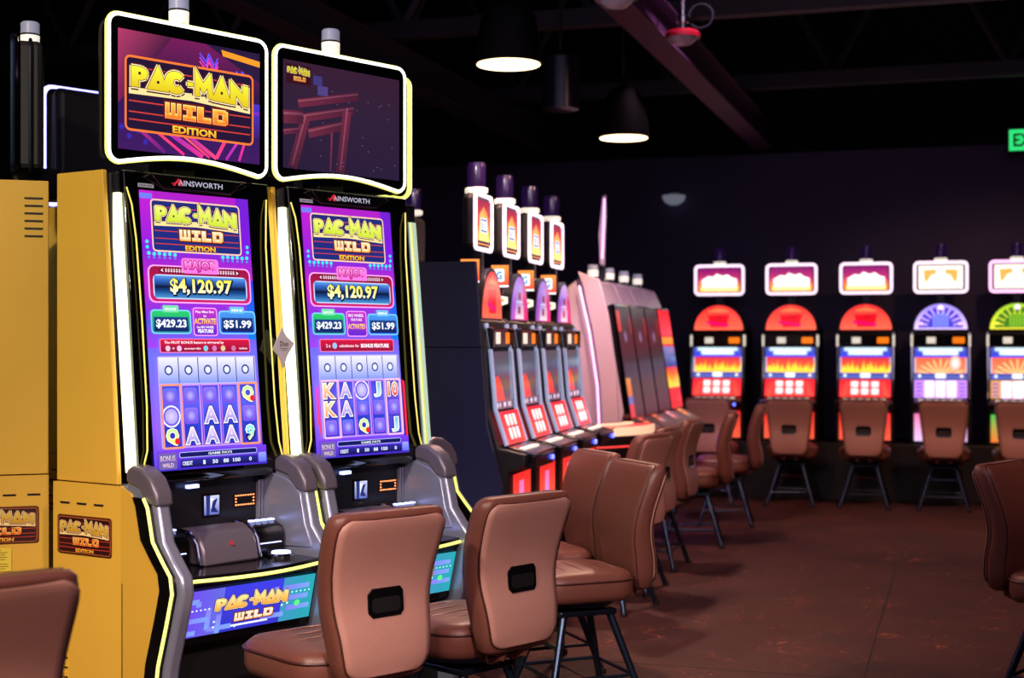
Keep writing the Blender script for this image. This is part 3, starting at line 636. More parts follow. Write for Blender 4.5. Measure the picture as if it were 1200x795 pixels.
def upright_machine(label, loc, rz, kind=0, left_tube='tube', depth=.38, shear=0.0, candle='lens', sign_y=0.0):
    t = thing('slot_machine', label, 'slot machine', loc, rz, 'yellow video machines in the foreground pod')
    W = W0
    sx = lambda y: -shear*.75*max(0, y+.09)
    # black cabinet core
    def wall_poly(y0, y1, x0, x1): return [(x0+sx(y0), y0), (x1+sx(y0), y0), (x1+sx(y1), y1), (x0+sx(y1), y1)]
    mb = MB(); mb.plan(wall_poly(0.0, depth-.01, .04, W-.018), .0, 2.11); mb.build('cabinet', 'matt', t, bevel=.004)
    MB().prof([(0, 0), (0, .50), (-.24, .50), (-.26, .06), (-.26, 0)], .045, W-.045).build('kickplate', 'matt', t, bevel=.004)
    # side panels with seams, slots and a title print
    for side in (-1, 1):
        x = 0.0 if side < 0 else W
        xo = .022 if side < 0 else W-.016; x2 = xo+.018
        y0 = .03 if not (side < 0 and left_tube == 'tube_soft') else .07
        xl_, xl2 = (-.022, .0) if side < 0 else (W-.0, W+.022)
        up_ = MB()
        up_.hexa([(xo+sx(y0), y0-.108, 1.035), (x2+sx(y0), y0-.108, 1.035), (x2+sx(depth), depth, 1.035), (xo+sx(depth), depth, 1.035),
                  (xo+sx(y0), y0-.014, 2.12), (x2+sx(y0), y0-.014, 2.12), (x2+sx(depth), depth, 2.12), (xo+sx(depth), depth, 2.12)])
        sp = up_.build('side_panel', 'yellow', t, bevel=.003)
        xo, x2 = (.008, .026) if side < 0 else (W-.026, W-.0)
        lowp = [(depth, 0), (depth, 1.031), (.0, 1.031), (-.06, 1.03), (-.15, 1.01), (-.20, .96), (-.235, .86), (-.285, .79), (-.33, .74), (-.335, .70), (-.31, .60), (-.262, .45), (-.235, .30), (-.235, 0)]
        lm = MB()
        for pl in ([(depth, 0), (depth, 1.031), (-.09, 1.031), (-.09, 0)], [(-.09, 0), (-.09, 1.03)]+lowp[4:]):
            v = [(xo+sx(y), y, z) for y, z in pl]+[(x2+sx(y), y, z) for y, z in pl]; n = len(pl)
            lm.add(v, [tuple(range(n)), tuple(range(2*n-1, n-1, -1))]+[(i, i+n, (i+1) % n+n, (i+1) % n) for i in range(n)])
        lo = lm.build('side_panel', 'yellow', t, smooth=False)
        xs = (lambda y, e=.0015: xo+sx(y)-e) if side < 0 else (lambda y, e=.0015: x2+sx(y)+e)
        def strip(name, y0, y1, z0, z1, m_, par, e0=.0, e1=.004):
            a, b = (xs(y0, e1), xs(y0, e0)) if side < 0 else (xs(y0, e0), xs(y0, e1))
            c, d = (xs(y1, e1), xs(y1, e0)) if side < 0 else (xs(y1, e0), xs(y1, e1))
            return MB().hexa([(a, y0, z0), (b, y0, z0), (d, y1, z0), (c, y1, z0), (a, y0, z1), (b, y0, z1), (d, y1, z1), (c, y1, z1)]).build(name, m_, par, smooth=False)
        for k in range(7):
            strip('vent_slot', depth-.075, depth-.012, .52-.034*k, .534-.034*k, 'yellow', lo, 0, .006)
            strip('vent_slot', depth-.075, depth-.012, .513-.034*k, .52-.034*k, 'matt', lo, 0, .001)
        for k in range(3): strip('latch_slot', .21-.085*k-.045, .21-.085*k, .957, .963, 'gunmetal', lo, 0, .003)
        for k in range(6):
            if side > 0:
                xo, x2 = W-.016, W+.002; strip('vent_slot', depth-.085, depth-.02, 2.05-.028*k, 2.058-.028*k, 'matt', sp, 0, .001); xo, x2 = W-.026, W
        strip('panel_seam', -.10, -.096, .0, .70, 'matt', lo, 0, .001)
        # title plate print
        q = Pic(71, 41, .275, .136)
        q.rr(0, 0, 71, 41, 3, (90, 36, 20), (50, 14, 12)); q.up()
        logo(q, 1, 1, 70, 40, dim=1.0, edge=(150, 80, 40), letter=(226, 200, 90), letter2=(200, 150, 40), fill=(50, 14, 14))
        sgn = 1 if side > 0 else -1
        # plane XZ facing -Y  ->  side plane
        ang = math.atan2(-(sx(.2)-sx(-.05)), .25)
        if side < 0: mt = Matrix.Translation((xs(.222, .004), .222, .918)) @ Matrix.Rotation(R(-90)-ang*-1, 4, 'Z')
        else: mt = Matrix.Translation((xs(-.07, .004), -.07, .918)) @ Matrix.Rotation(R(90)+ang, 4, 'Z')
        q.xf(mt); q.build('title_print', 'print', lo, smooth=False)
        if side > 0:
            q = Pic(36, 22, .13, .085); q.rect(0, 0, 36, 22, (222, 200, 70)); q.up()
            for k, (a, b) in enumerate(((10, 26), (4, 32), (6, 30), (4, 32), (5, 30), (13, 23), (4, 32), (3, 33), (6, 30))): q.rect(a, 1.5+k*2.2, b, 2.1+k*2.2, (90, 70, 20))
            q.xf(Matrix.Translation((xs(-.02, .004), -.02, .765)) @ Matrix.Rotation(R(90)+ang, 4, 'Z')); q.build('warning_label', 'print', lo, smooth=False)
        # vertical light tube in front of the panel
        soft = side < 0 and left_tube == 'tube_soft'
        tx0, tx1 = ((.012, .05) if soft else (.034, .058)) if side < 0 else (W-.012, W+.010)
        ty0, ty1 = (-.012, .115) if soft else ((.018, .05) if side < 0 else (.045, .075))
        m_ = left_tube if side < 0 else 'tube'
        zz = [1.075, 1.3, 1.55, 1.8, 2.04]
        def tubeprof(z): f = yface(z)+ty0; return [(tx0, f), (tx0+.004, f-.006), ((tx0+tx1)/2, f-.010), (tx1-.004, f-.006), (tx1, f), (tx1, f+ty1-ty0), (tx0, f+ty1-ty0)]
        MB().loft([[(x_, y_, z) for x_, y_ in tubeprof(z)] for z in zz]).build('light_tube', m_, t)
        f = yface(2.07)+.015
        cp = MB().box(tx0+.003, tx1-.003, f+ty0-.02, f+ty1-.012, 2.04, 2.115).build('tube_cap', 'gunmetal', t, bevel=.006)
        MB().tube([(tx0+.0, f+.04, 2.08), (tx0-.004 if side < 0 else tx1+.006, f+.04, 2.08)], .01, 10).build('bolt', 'chrome', cp)
        if m_ == 'tube_soft':
            for dy, mm in ((-.004, 'led_dim'), (.018, 'silver'), (.05, 'silver')):
                MB().tube([(tx0-.003, yface(z)+.02+dy, z) for z in zz], .0035, 6).build('tube_rib', mm, t)
        # thin accent line that loops beside the glass
        s_ = 1 if side < 0 else -1; bx = (.064 if side < 0 else W-.03)
        MB().tube([(bx, yface(2.06)-.006, 2.06), (bx+.012*s_, yface(2.0)-.014, 2.0), (bx+.022*s_, yface(1.9)-.016, 1.88), (bx+.026*s_, yface(1.6)-.016, 1.6), (bx+.026*s_, yface(1.3)-.016, 1.3), (bx+.018*s_, yface(1.15)-.016, 1.15), (bx, yface(1.09)-.012, 1.09)], .0032, 6).build('accent_line', 'led_dim', t)
        # curved silver arm with black inlay and led line
        ax0, ax1 = (.012, .066) if side < 0 else (W-.056, W-.004)
        ar = MB().prof(ARM, ax0, ax1).build('arm', 'silver', t, bevel=.014, seg=3)
        def inset(pts, d, top=1.0):
            out = []
            for i in range(len(pts)):
                a = pts[max(0, i-1)]; b = pts[min(len(pts)-1, i+1)]; tx, tz = b[0]-a[0], b[1]-a[1]; l = math.hypot(tx, tz)
                out.append((pts[i][0]-tz/l*d, pts[i][1]+tx/l*d))
            return out
        edge = [p_ for p_ in ARM[:-1] if p_[1] <= 1.021]
        i1 = [(y+.028, z) for y, z in edge]; i2 = [(y+.115, z) for y, z in edge]
        xx0, xx1 = (ax0-.010, ax0+.004) if side < 0 else (ax1-.004, ax1+.010)
        i1[0] = (i1[0][0]+.005, 1.0); i2[0] = (i2[0][0], 1.0)
        MB().prof(i1+i2[::-1], xx0, xx1).build('inlay', 'black', ar)
        xl = xx0-.003 if side < 0 else xx1+.003
        MB().tube([(xl, y+.01, z) for y, z in i1[:-1]]+[(xl, i1[-2][0]+.012, .16)], .0062, 6).build('led_line', 'led', ar)
        MB().prof([(-.125, 1.09), (-.16, 1.106), (-.21, 1.10), (-.265, 1.07), (-.30, 1.02), (-.308, .975), (-.25, .98), (-.20, 1.03), (-.125, 1.045)], ax0-.008, ax1+.008).build('shoulder_cap', 'cap', ar, bevel=.012, seg=3)
        # inner wall of the arm beside the console
        wx0, wx1 = (ax1-.004, ax1+.006) if side < 0 else (ax0-.006, ax0+.004)
        MB().prof([(.0, 1.03), (-.12, 1.035), (-.22, 1.01), (-.275, .97), (-.30, .86), (-.34, .78), (0, .76)], wx0, wx1).build('inner_panel', 'silver', ar, bevel=.003)
    # bezel glass with the screen
    MB().prof([(yface(2.12)+.03, 2.125), (yface(2.12)-.0, 2.12), (yface(1.06), 1.06), (yface(1.04)+.02, 1.03), (.02, 1.03), (.02, 2.12)], .058, W-.014).build('bezel', 'glass', t, bevel=.004)
    tl = math.atan(.10/1.02)
    k = 0 if kind != 1 else 1
    key = 'ms%d' % k
    if key not in CH: CH[key] = main_screen(k)
    def put(key, name, m_, loc_, tilt, par=t):
        import copy as _c
        q_ = _c.copy(CH[key]); q_.v = list(q_.v)
        return q_.go(name, m_, par, loc_, tilt)
    cx = .115
    if kind >= 0:
        put(key, 'main_screen', 'display', (cx, yface(2.055)-.003, 2.055), tl)
    # header plate
    hp = MB().front([(.16, 2.115), (.54, 2.115), (.575, 2.10), (.50, 2.068), (.20, 2.068), (.125, 2.10)], yface(2.09)-.018, yface(2.09)+.01).build('header_plate', 'black', t, bevel=.004)
    q = Pic(100, 20, .23, .03); q.text('AINSWORTH', 54, 10, 84, 13, (205, 200, 225), bold=.01); q.poly([(2, 18), (12, 1), (16, 1), (19, 18), (14, 18), (11, 8), (7, 18)], (220, 40, 60)); q.line(0, 13, 24, 8, 1.6, (220, 40, 60))
    q.go('maker_lettering', 'display_dim', hp, (.24, yface(2.09)-.02, 2.106), 0)
    MB().tube([(.10, yface(2.1)-.012, 2.118), (.16, yface(2.1)-.02, 2.112), (.205, yface(2.08)-.02, 2.064), (.495, yface(2.08)-.02, 2.064), (.545, yface(2.1)-.02, 2.112), (.60, yface(2.1)-.012, 2.118)], .0022, 6).build('trim_line', 'chrome', hp)
    q = Pic(20, 5, .065, .014); q.rect(0, 0, 20, 5, (190, 195, 215)); q.up(); q.text('1234 567', 10, 2.5, 17, 2.4, (50, 50, 80)); q.go('serial_sticker', 'print', t, (.112, yface(2.075)-.002, 2.079), tl)
    # console: recess, reader, printer, button blocks, small displays
    MB().box(.05, W-.05, -.05, .0, .75, 1.03).build('console_back', 'gunmetal', t)
    for xx in (.612, .626, .640): MB().box(xx, xx+.008, -.066, -.05, .78, 1.01).build('console_rib', 'silver', t)
    q = Pic(20, 20, .066, .07)
    q.rect(0, 0, 20, 20, (200, 205, 240), (90, 100, 180)); q.up(); q.poly([(2, 0), (8, 0), (7, 20), (3, 20)], (40, 50, 120)); q.poly([(10, 6), (18, 3), (14, 12), (19, 18), (9, 17)], (30, 40, 110)); q.poly([(8, 2), (13, 4), (9, 14)], (250, 250, 255)); q.go('status_display', 'display', t, (.375, -.056, .965))
    MB().box(.368, .448, -.054, -.05, .888, .972).build('display_frame', 'black', t)
    tl2 = MB()
    for i in range(8):
        for j in (0, 1, 2, 3):
            if j in (0, 3) or i in (0, 7): tl2.box(.515+i*.0115, .520+i*.0115, -.056, -.05, .918+j*.0115, .923+j*.0115)
    tl2.build('ticket_light', 'amber', t, smooth=False)
    MB().box(.51, .606, -.052, -.05, .912, .962).build('ticket_slot', 'black', t)
    MB().plan([(.29, -.06), (.35, -.05), (.34, -.075), (.285, -.085)], 1.0, 1.012).build('downlight', 'ice_led', t)
    pr = MB().prof([(-.05, .745), (-.05, .86), (-.16, .872), (-.215, .845), (-.24, .80), (-.25, .745)], .235, .475).build('printer_housing', 'cap', t, bevel=.01)
    q = Pic(10, 10, .018, .02); q.poly([(5, 0), (9, 5), (7, 10), (3, 10), (1, 5)], (220, 40, 50)); q.go('flame_mark', 'display_dim', pr, (.35, -.2365, .826), .5)
    for x0, x1 in ((.065, .215), (.495, .63)):
        bb = MB().prof([(-.05, .745), (-.05, .865), (-.12, .872), (-.185, .852), (-.2, .82), (-.2, .745)], x0, x1).build('button_block', 'black', t, bevel=.008)
        for k_ in range(4):
            MB().box(x0+.018+k_*.03, x0+.036+k_*.03, -.15, -.13, .866, .872).build('button_light', 'ice_led', bb, smooth=False)
        MB().box(x0+.02, x1-.02, -.2035, -.2, .79, .794).build('button_light', 'ice_led', bb, smooth=False)
    for x0 in (.222, .482): MB().tube([(x0, -.10, .868), (x0, -.19, .858), (x0, -.225, .82), (x0, -.245, .752)], .006, 8).build('trim_bar', 'chrome', t)
    # deck with curved lip
    n = 14; lip = [(.05+(W-.10)*i/n, -.375-.055*sin(pi*i/n)) for i in range(n+1)]
    MB().plan([(.05, 0)]+lip+[(W-.05, 0)], .715, .745).build('deck', 'black', t, bevel=.004)
    MB().tube([(x_, y_-.003, .728) for x_, y_ in lip], .0062, 8).build('deck_light', 'led', t)
    bt = MB().lathe([(.05, 0), (.05, .012), (.044, .018)], c=(.555, -.27, .745), n=24).build('play_button', 'chrome', t)
    MB().lathe([(.036, 0), (.034, .006)], c=(.555, -.27, .763), n=24).build('button_light', 'ice_led', bt)
    # belly display under the deck
    MB().prof([(-.0, .715), (-.375, .715), (-.365, .70), (-.315, .50), (0, .50)], .05, W-.05).build('belly_door', 'black', t, bevel=.004)
    bkey = 'belly'
    if bkey not in CH:
        q = Pic(100, 34, .565, .165)
        q.rect(0, 0, 100, 34, (110, 60, 230), cr=(30, 160, 170)); q.up()
        q.rect(30, 0, 75, 34, (60, 60, 220), (50, 50, 190)); q.up()
        for (x0, y0, x1, y1) in ((0, 8, 12, 8), (12, 8, 12, 12), (4, 22, 20, 22), (20, 14, 20, 30), (20, 30, 38, 30), (28, 20, 28, 34), (70, 6, 70, 16), (76, 8, 96, 8), (76, 16, 96, 16), (80, 24, 98, 24), (60, 28, 78, 28), (0, 31, 12, 31)):
            q.line(x0, y0, x1, y1, 3.6, (130, 120, 250), (120, 160, 240))
        q.up()
        for i in range(7): q.disc(2+i*3, 14.5, .7, (220, 240, 255), n=8); q.disc(76+i*3.4, 12, .7, (190, 255, 240), n=8)
        for x, y in ((25, 25), (25, 29), (40, 26), (41, 31), (76, 21), (80, 20)): q.disc(x, y, .8, (230, 255, 255), n=8)
        q.disc(4, 26, 2.4, (120, 240, 80), n=8); q.disc(88, 21, 2.4, (90, 240, 120), n=8)
        q.rect(38, 29.5, 66, 31, (240, 240, 255)); q.up()
        logo(q, 22, 4, 82, 34, back=False, edition=False, letter=(255, 235, 150), letter2=(250, 160, 60), wild=(255, 245, 230), wild2=(250, 190, 150))
        CH[bkey] = q
    put(bkey, 'belly_display', 'display', (.068, -.3695, .690), -.245)
    # topper sign with arched lower edge
    si = thing_part = MB().box(.03, W-.03, .0, .10, 2.165, 2.645).build('sign_housing', 'matt', t, bevel=.02)
    def arch(x0, x1, z0, z1, r, amp):
        pts = []
        for cx_, cz_, a0 in ((x1-r, z1-r, 0), (x0+r, z1-r, 90), (x0+r, z0+r, 180)):
            for i in range(6): a = R(a0+18*i); pts.append((cx_+r*cos(a), cz_+r*sin(a)))
        for i in range(1, 12): u = i/12; pts.append((lerp(x0+r, x1-r, u), z0+amp*sin(pi*u)))
        for i in range(6): a = R(270+18*i); pts.append((x1-r+r*cos(a), z0+r+r*sin(a)))
        return pts
    MB().front(arch(.012, W-.012, 2.152, 2.66, .035, .036), -.014, .012).build('sign_glass', 'glass', si)
    fr_ = MB().tube([(x_, -.006, z_) for x_, z_ in arch(.010, W-.010, 2.150, 2.662, .04, .036)], .018 if kind == -2 else .0105, 8, True).build('sign_light_frame', {-2: 'blue_glow', -3: 'leg'}.get(kind, 'tube_edge'), si)
    if kind > -2: MB().tube([(x_, -.013, z_) for x_, z_ in arch(.010, W-.010, 2.150, 2.662, .04, .036)], .0068, 8, True).build('light_core', 'tube_core', si)
    MB().tube([(x_, .055, z_) for x_, z_ in arch(.02, W-.02, 2.16, 2.652, .04, .036)], .007, 8, True).build('rear_edge', 'gunmetal', si)
    if kind >= 0:
        CH.setdefault('ts%d' % k, top_screen(k)); put('ts%d' % k, 'sign_screen', 'display_dim' if k else 'display', (.044, -.016, 2.612), 0, si)
    else:
        q = Pic(10, 7, .612, .418); q.rect(0, 0, 10, 7, (70, 30, 80), (40, 20, 80)); q.go('sign_screen', 'display_dim', si, (.044, -.016, 2.612))
    MB().box(.28, .42, .06, .16, 2.08, 2.20).build('sign_bracket', 'matt', t, bevel=.01)
    # signal candle
    if sign_y:
        for o_ in t.children:
            if o_.name.startswith(('sign_housing', 'sign_bracket')): o_.location.y += sign_y
    cb = MB().lathe([(.026, 0), (.026, .03), (.034, .035)], c=(.34, .05+sign_y, 2.645), n=16).build('signal_light', 'chrome', t)
    MB().lathe([(.036, 0), (.037, .045)], c=(.34, .05+sign_y, 2.682), n=18).build('lens', candle, cb)
    MB().lathe([(.035, 0), (.035, .006)], c=(.34, .05+sign_y, 2.728), n=18).build('band', 'matt', cb)
    MB().lathe([(.036, 0), (.036, .040), (.03, .046)], c=(.34, .05+sign_y, 2.735), n=18).build('lens', 'lens_grey', cb)
    return t

# nearest pod: rows face the aisle at 24.5 degrees
th = R(65.5)
P0 = place(122, 4.9)
ux, uy = cos(th), sin(th)
def pod(s_, y_): return (P0.x+ux*s_-uy*y_, P0.y+uy*s_+ux*y_, 0)
upright_machine('nearest yellow-sided video slot machine, title logo on its bright top screen', pod(0, 0), th, 0, shear=.22, depth=.25)
upright_machine('second yellow-sided video slot machine, with a dim maroon top screen', pod(.7245, 0), th, 1, shear=0.10, depth=.25)
upright_machine('edge-on video slot machine beyond the second yellow one, pale green light tube', pod(1.553, .10), th+R(90), -1, left_tube='tube_soft', depth=.11)
upright_machine('video slot machine facing away behind the yellow pair, blue-lit sign edge', pod(1.315, 1.483), th+R(180), -2, depth=.25)
# end machine at the left edge, its right side turned to the camera
cyw, syw = cos(R(YAW)), sin(R(YAW))
rz0 = R(YAW-90+18)      # local x towards the camera
c0 = place(57, 5.27)
lx = Vector((cos(rz0), sin(rz0), 0)); ly = Vector((-sin(rz0), cos(rz0), 0))
o0 = c0-lx*(W0+.002)-ly*.24
upright_machine('yellow machine cut off by the left edge, its vented flat side toward the camera', (o0.x, o0.y, 0), rz0, -3, depth=.24, sign_y=.12)

# card tag hanging on the tube of the second machine
q = thing('hanging_tag', 'small grey diamond-shaped card hung on the light tube between the two yellow machines', 'tag', Vector(pod(.690, -.115))+Vector((0, 0, 1.50)), th)
MB().front([(-.052, -.005), (-.024, -.03), (-.002, -.075), (.016, -.03), (.050, .018), (.012, .045), (-.008, .075), (-.026, .045)], -.004, 0).build('card', 'tag', q)
z = Pic(10, 10, .05, .05); z.text('Duo', 5, 3, 8, 4, (50, 50, 60)); z.rect(1, 6.4, 9, 6.8, (60, 60, 70)); z.rect(2, 7.8, 8, 8.2, (60, 60, 70)); z.go('tag_print', 'print', q, (-.024, -.0045, .032))

# ------------------------------------------------------------------ arched reel machines
def hot(c, k=1.0): return tuple(min(255, v*k) for v in c)
def reel_machine_proto(style):
    """style: 0 red arch, 1 violet arch, 2 green arch, 3 red arch seen in the leaning row"""
    t = thing('reel_slot_machine', '', 'slot machine')
    hw = .275
    prof = [(.40, .56), (-.20, .56), (-.21, .86), (-.30, .90), (-.30, .955), (-.16, .985), (-.10, 1.18), (-.08, 1.47), (-.06, 1.63), (-.02, 1.66), (.36, 1.66), (.40, 1.6)]
    MB().prof(prof, -hw, hw).build('cabinet', 'matt', t, bevel=.006)
    for s_ in (-1, 1):
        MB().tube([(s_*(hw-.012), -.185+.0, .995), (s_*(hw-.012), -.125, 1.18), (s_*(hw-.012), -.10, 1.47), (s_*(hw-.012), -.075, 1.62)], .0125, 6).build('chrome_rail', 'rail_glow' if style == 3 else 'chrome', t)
        MB().box(s_*hw-.02 if s_ > 0 else -hw, hw if s_ > 0 else -hw+.02, -.115, -.07, 1.485, 1.60).build('corner_light', 'chrome' if style == 3 else 'lens', t, bevel=.006)
    # arch dome
    n = 20
    arc = lambda r, z0: [(r*cos(pi*i/n), z0+r*1.02*sin(pi*i/n)) for i in range(n+1)]
    d = MB().front(arc(.268, 1.64), -.05, .10).build('arch_top', 'gunmetal', t)
    p = Pic(100, 52, .50, .26)
    if style in (0, 3): ca, cb, cr_ = (238, 44, 44), (255, 96, 70), (120, 20, 90)
    elif style == 1: ca, cb, cr_ = (150, 130, 230), (220, 190, 250), (230, 190, 240)
    else: ca, cb, cr_ = (150, 190, 40), (230, 220, 60), (220, 220, 60)
    pts = [(50+49*cos(pi*i/n), 51-49*sin(pi*i/n)) for i in range(n+1)]
    p.poly(pts, ca, [tuple(cb[k]+(ca[k]-cb[k])*min(1, (51-y)/40) for k in range(3)) for x, y in pts]); p.up()
    if style in (0, 3):
        for i in range(9): x = 32+i*4.5; p.poly([(x-2.4, 15), (x, 3+4*abs(i-4)*.5), (x+2.4, 15)], (255, 120, 70))
        p.poly([(28, 22), (72, 20), (66, 46), (34, 46)], (205, 14, 30)); p.up(); p.line(26, 36, 70, 42, 6, (215, 10, 90)); p.rect(46, 22, 60, 28, (190, 10, 30))
    else:
        c3 = (70, 60, 190) if style == 1 else (60, 110, 30)
        p.poly([(50+41*cos(pi*i/n), 48-40*sin(pi*i/n)) for i in range(n+1)], c3); p.up()
        for i in range(1, n, 2): a = pi*i/n; p.line(50+24*cos(a), 46-24*sin(a), 50+40*cos(a), 46-38*sin(a), 2, cr_)
        for i in range(5): p.rect(36+i*6, 20, 40+i*6, 46, (120, 130, 240) if style == 1 else (120, 170, 40))
        p.up(); p.disc(50, 9, 5, (235, 220, 255), n=12); p.disc(14, 40, 5, cr_, 3); p.disc(86, 40, 5, cr_, 3)
    p.go('arch_glass', 'display_hot', d, (-.25, -.052, 1.905))
    # meter band
    bnd = MB().box(-.262, .262, -.10, -.06, 1.495, 1.60).build('meter_band', 'black', t, bevel=.006)
    MB().box(-.128, -.045, -.106, -.10, 1.515, 1.575).build('credit_window', 'lens', bnd, smooth=False)
    q = Pic(10, 6, .11, .06); q.rr(0, 0, 10, 6, .8, (255, 120, 20)); q.go('amber_window', 'display', bnd, (.11, -.102, 1.575))
    # jackpot strip and flame glass
    p = Pic(100, 54, .48, .30)
    p.rect(0, 0, 100, 54, (180, 190, 230)); p.up()
    p.rect(0, 0, 100, 15, (70, 80, 150), (50, 60, 200)); p.up(); p.poly([(8, 0), (92, 0), (92, 6), (84, 6), (84, 13), (16, 13), (16, 6), (8, 6)], (190, 215, 225)); p.up(); p.text('98,805.80', 50, 8.5, 60, 8, (250, 255, 255), bold=.05); p.rect(0, 13.5, 100, 17, (60, 60, 210)); p.up()
    if style in (0, 3):
        p.flames(2, 17, 98, 44, (190, 30, 60), (250, 110, 30), (255, 200, 60), 13, 4)
    else:
        p.rect(2, 17, 98, 44, (225, 90, 60), (240, 130, 90)); p.up()
        for i in range(9): a = R(20+i*17.5); p.line(50, 50, 50+46*cos(a), 50-30*sin(a), 2.4, (250, 200, 130))
        p.up(); p.disc(78, 27, 11, (200, 230, 235), 13, rim=(240, 160, 130)) if style == 1 else None
    p.up(); p.rect(0, 44, 100, 54, (50, 60, 140), (90, 100, 180)); p.up(); p.rr(40, 45, 60, 52.6, 1.5, (235, 240, 255)); p.disc(10, 49, 3, (220, 230, 255)); p.disc(90, 49, 3, (240, 220, 200))
    if style != 3: p.go('pay_glass', 'display_hot', t, (-.24, -.107, 1.475), .05)
    else:
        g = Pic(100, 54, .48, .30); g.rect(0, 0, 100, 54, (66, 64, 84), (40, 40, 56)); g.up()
        g.poly([(0, 54), (0, 26), (20, 22), (42, 34), (56, 54)], (240, 44, 36)); g.rect(84, 0, 88, 54, (90, 130, 170)); g.rect(93, 0, 95, 54, (160, 180, 210)); g.up()  # red shape paints the arch's reflection on the dark glass
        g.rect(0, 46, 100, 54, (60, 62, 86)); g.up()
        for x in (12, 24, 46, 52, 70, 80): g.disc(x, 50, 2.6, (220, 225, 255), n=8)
        g.go('pay_glass', 'display', t, (-.24, -.107, 1.475), .05)
    # reels
    p = Pic(100, 37, .48, .175)
    if style in (0, 3):
        p.rect(0, 0, 100, 37, (240, 30, 50), (250, 60, 60)); p.up()
        for i in range(3): p.line(6+i*2, 36, 12+i*4, 4, 1.2, (255, 90, 60)); p.line(94-i*2, 36, 88-i*4, 4, 1.2, (255, 90, 60))
        for i in range(3):
            for j in range(2): p.rr(22+i*20, 4+j*15, 37+i*20, 17+j*15, 2, (255, 225, 225), (255, 190, 190)); 
        p.up()
        for i in range(3):
            for j in range(2): p.rect(26+i*20, 8+j*15, 33+i*20, 14+j*15, (255, 250, 250))
    else:
        p.rect(0, 0, 100, 37, (190, 130, 230) if style == 1 else (200, 140, 90)); p.up()
        for i in range(3): p.rect(20+i*21, 2, 38+i*21, 37, (255, 240, 255), (250, 210, 255))
        for i in range(4): p.rect(3, 6+i*8, 15, 9+i*8, (90, 60, 170)); p.rect(85, 6+i*8, 97, 9+i*8, (90, 60, 170))
    p.go('reel_window', 'display_hot', t, (-.24, -.139, 1.165), .30)
    # deck with buttons and blue lamp
    dk = MB().prof([(-.15, .90), (-.335, .88), (-.34, .945), (-.31, .962), (-.15, 1.0)], -.27, .27).build('button_deck', 'black', t, bevel=.006)
    for i in range(6): MB().box(-.20+i*.07, -.155+i*.07, -.27, -.235, .966, .982).build('button', 'lens', dk, bevel=.003)
    MB().lathe([(.014, 0), (.012, .012)], c=(0, 0, 0), n=12).xf(Matrix.Translation((.20, -.338, .915)) @ Matrix.Rotation(R(90), 4, 'X')).build('blue_lamp', 'blue_led', dk)
    MB().box(-.27, .27, -.345, -.34, .958, .966).build('chrome_edge', 'chrome', dk)
    p = Pic(100, 50, .48, .26)
    if style in (0, 3):
        p.rect(0, 0, 100, 50, (240, 40, 36), (255, 100, 70)); p.up()
        for i in range(10): p.line(5+i*10, 50, 12+i*9, 2, 1.8, (255, 60, 40), (200, 20, 40))
        if style == 3: p.up(); p.rect(34, 8, 60, 44, (240, 110, 170), (170, 150, 240)); 
    elif style == 1: p.rect(0, 0, 100, 50, (240, 120, 170), (235, 200, 250)); p.up(); p.rect(14, 4, 86, 46, (250, 230, 250), (220, 200, 250))
    else: p.rect(0, 0, 100, 50, (60, 190, 80), (240, 120, 50)); p.up(); p.rect(14, 4, 86, 46, (200, 200, 60), (250, 140, 60))
    p.go('belly_glass', 'display', t, (-.24, -.214, .845), 0)
    # topper sign
    MB().box(-.035, .035, .0, .05, 1.66, 2.04).build('sign_post', 'gunmetal', t)
    sg = MB().box(-.245, .245, -.0, .07, 2.005, 2.30).build('sign_housing', 'matt', t, bevel=.03)
    fm = 'pink_glow' if style == 2 else 'white_glow'
    MB().tube([(x_, -.004, z_) for x_, z_ in rr_pts(-.24, 2.01, .24, 2.295, .035, 4)],   .011 if style == 3 else .014, 8, True).build('sign_light_frame', fm, sg)
    p = Pic(100, 60, .42, .235)
    if style in (0, 3):
        if style == 0: p.flames(0, 0, 100, 60, (110, 10, 90), (225, 60, 110), (250, 140, 40), 15, 9)
        else: p.flames(0, 0, 100, 60, (150, 40, 70), (235, 90, 50), (250, 150, 80), 9, 9)
        if style == 0: p.poly([(10, 56), (8, 30), (24, 20), (36, 22), (44, 14), (58, 20), (70, 16), (80, 24), (92, 28), (92, 56)], (255, 255, 245)); p.up(); p.rect(6, 48, 94, 58, (250, 236, 150))
        else: p.poly([(14, 58), (20, 20), (50, 8), (78, 22), (86, 58)], (255, 200, 130), [(255, 225, 130), (250, 170, 90), (240, 120, 70), (250, 160, 90), (255, 225, 130)]); p.up(); p.rr(26, 24, 72, 44, 3, (225, 230, 250)); p.up(); p.ring(28, 25.5, 70, 42.5, 2, 2.2, (70, 84, 150)); p.line(36, 30, 36, 39, 4, (110, 120, 180)); p.line(46, 30, 46, 39, 4, (110, 120, 180)); p.line(58, 30, 58, 39, 4, (110, 120, 180)); p.up(); p.rect(2, 55, 98, 58.5, (60, 50, 70))
    else:
        p.rect(0, 0, 100, 60, (255, 244, 226)); p.up()
        p.poly([(12, 12), (40, 10), (40, 22), (30, 24), (18, 44), (14, 36)], (240, 160, 80)); p.poly([(60, 10), (88, 12), (86, 36), (82, 44), (70, 24), (60, 22)], (240, 160, 80)); p.up(); p.rect(0, 1, 100, 2.4, (60, 40, 40)); p.rect(0, 57.6, 100, 59, (60, 40, 40)); p.rect(0, 1, 1.4, 59, (60, 40, 40)); p.rect(98.6, 1, 100, 59, (60, 40, 40))
    p.go('sign_screen', 'display_hot', sg, (-.21, -.006, 2.27))
    cn = MB().lathe([(.05, 0), (.062, .006), (.062, .03), (.05, .034)], c=(0, .035, 2.305), n=18).build('signal_light', 'lens', t)
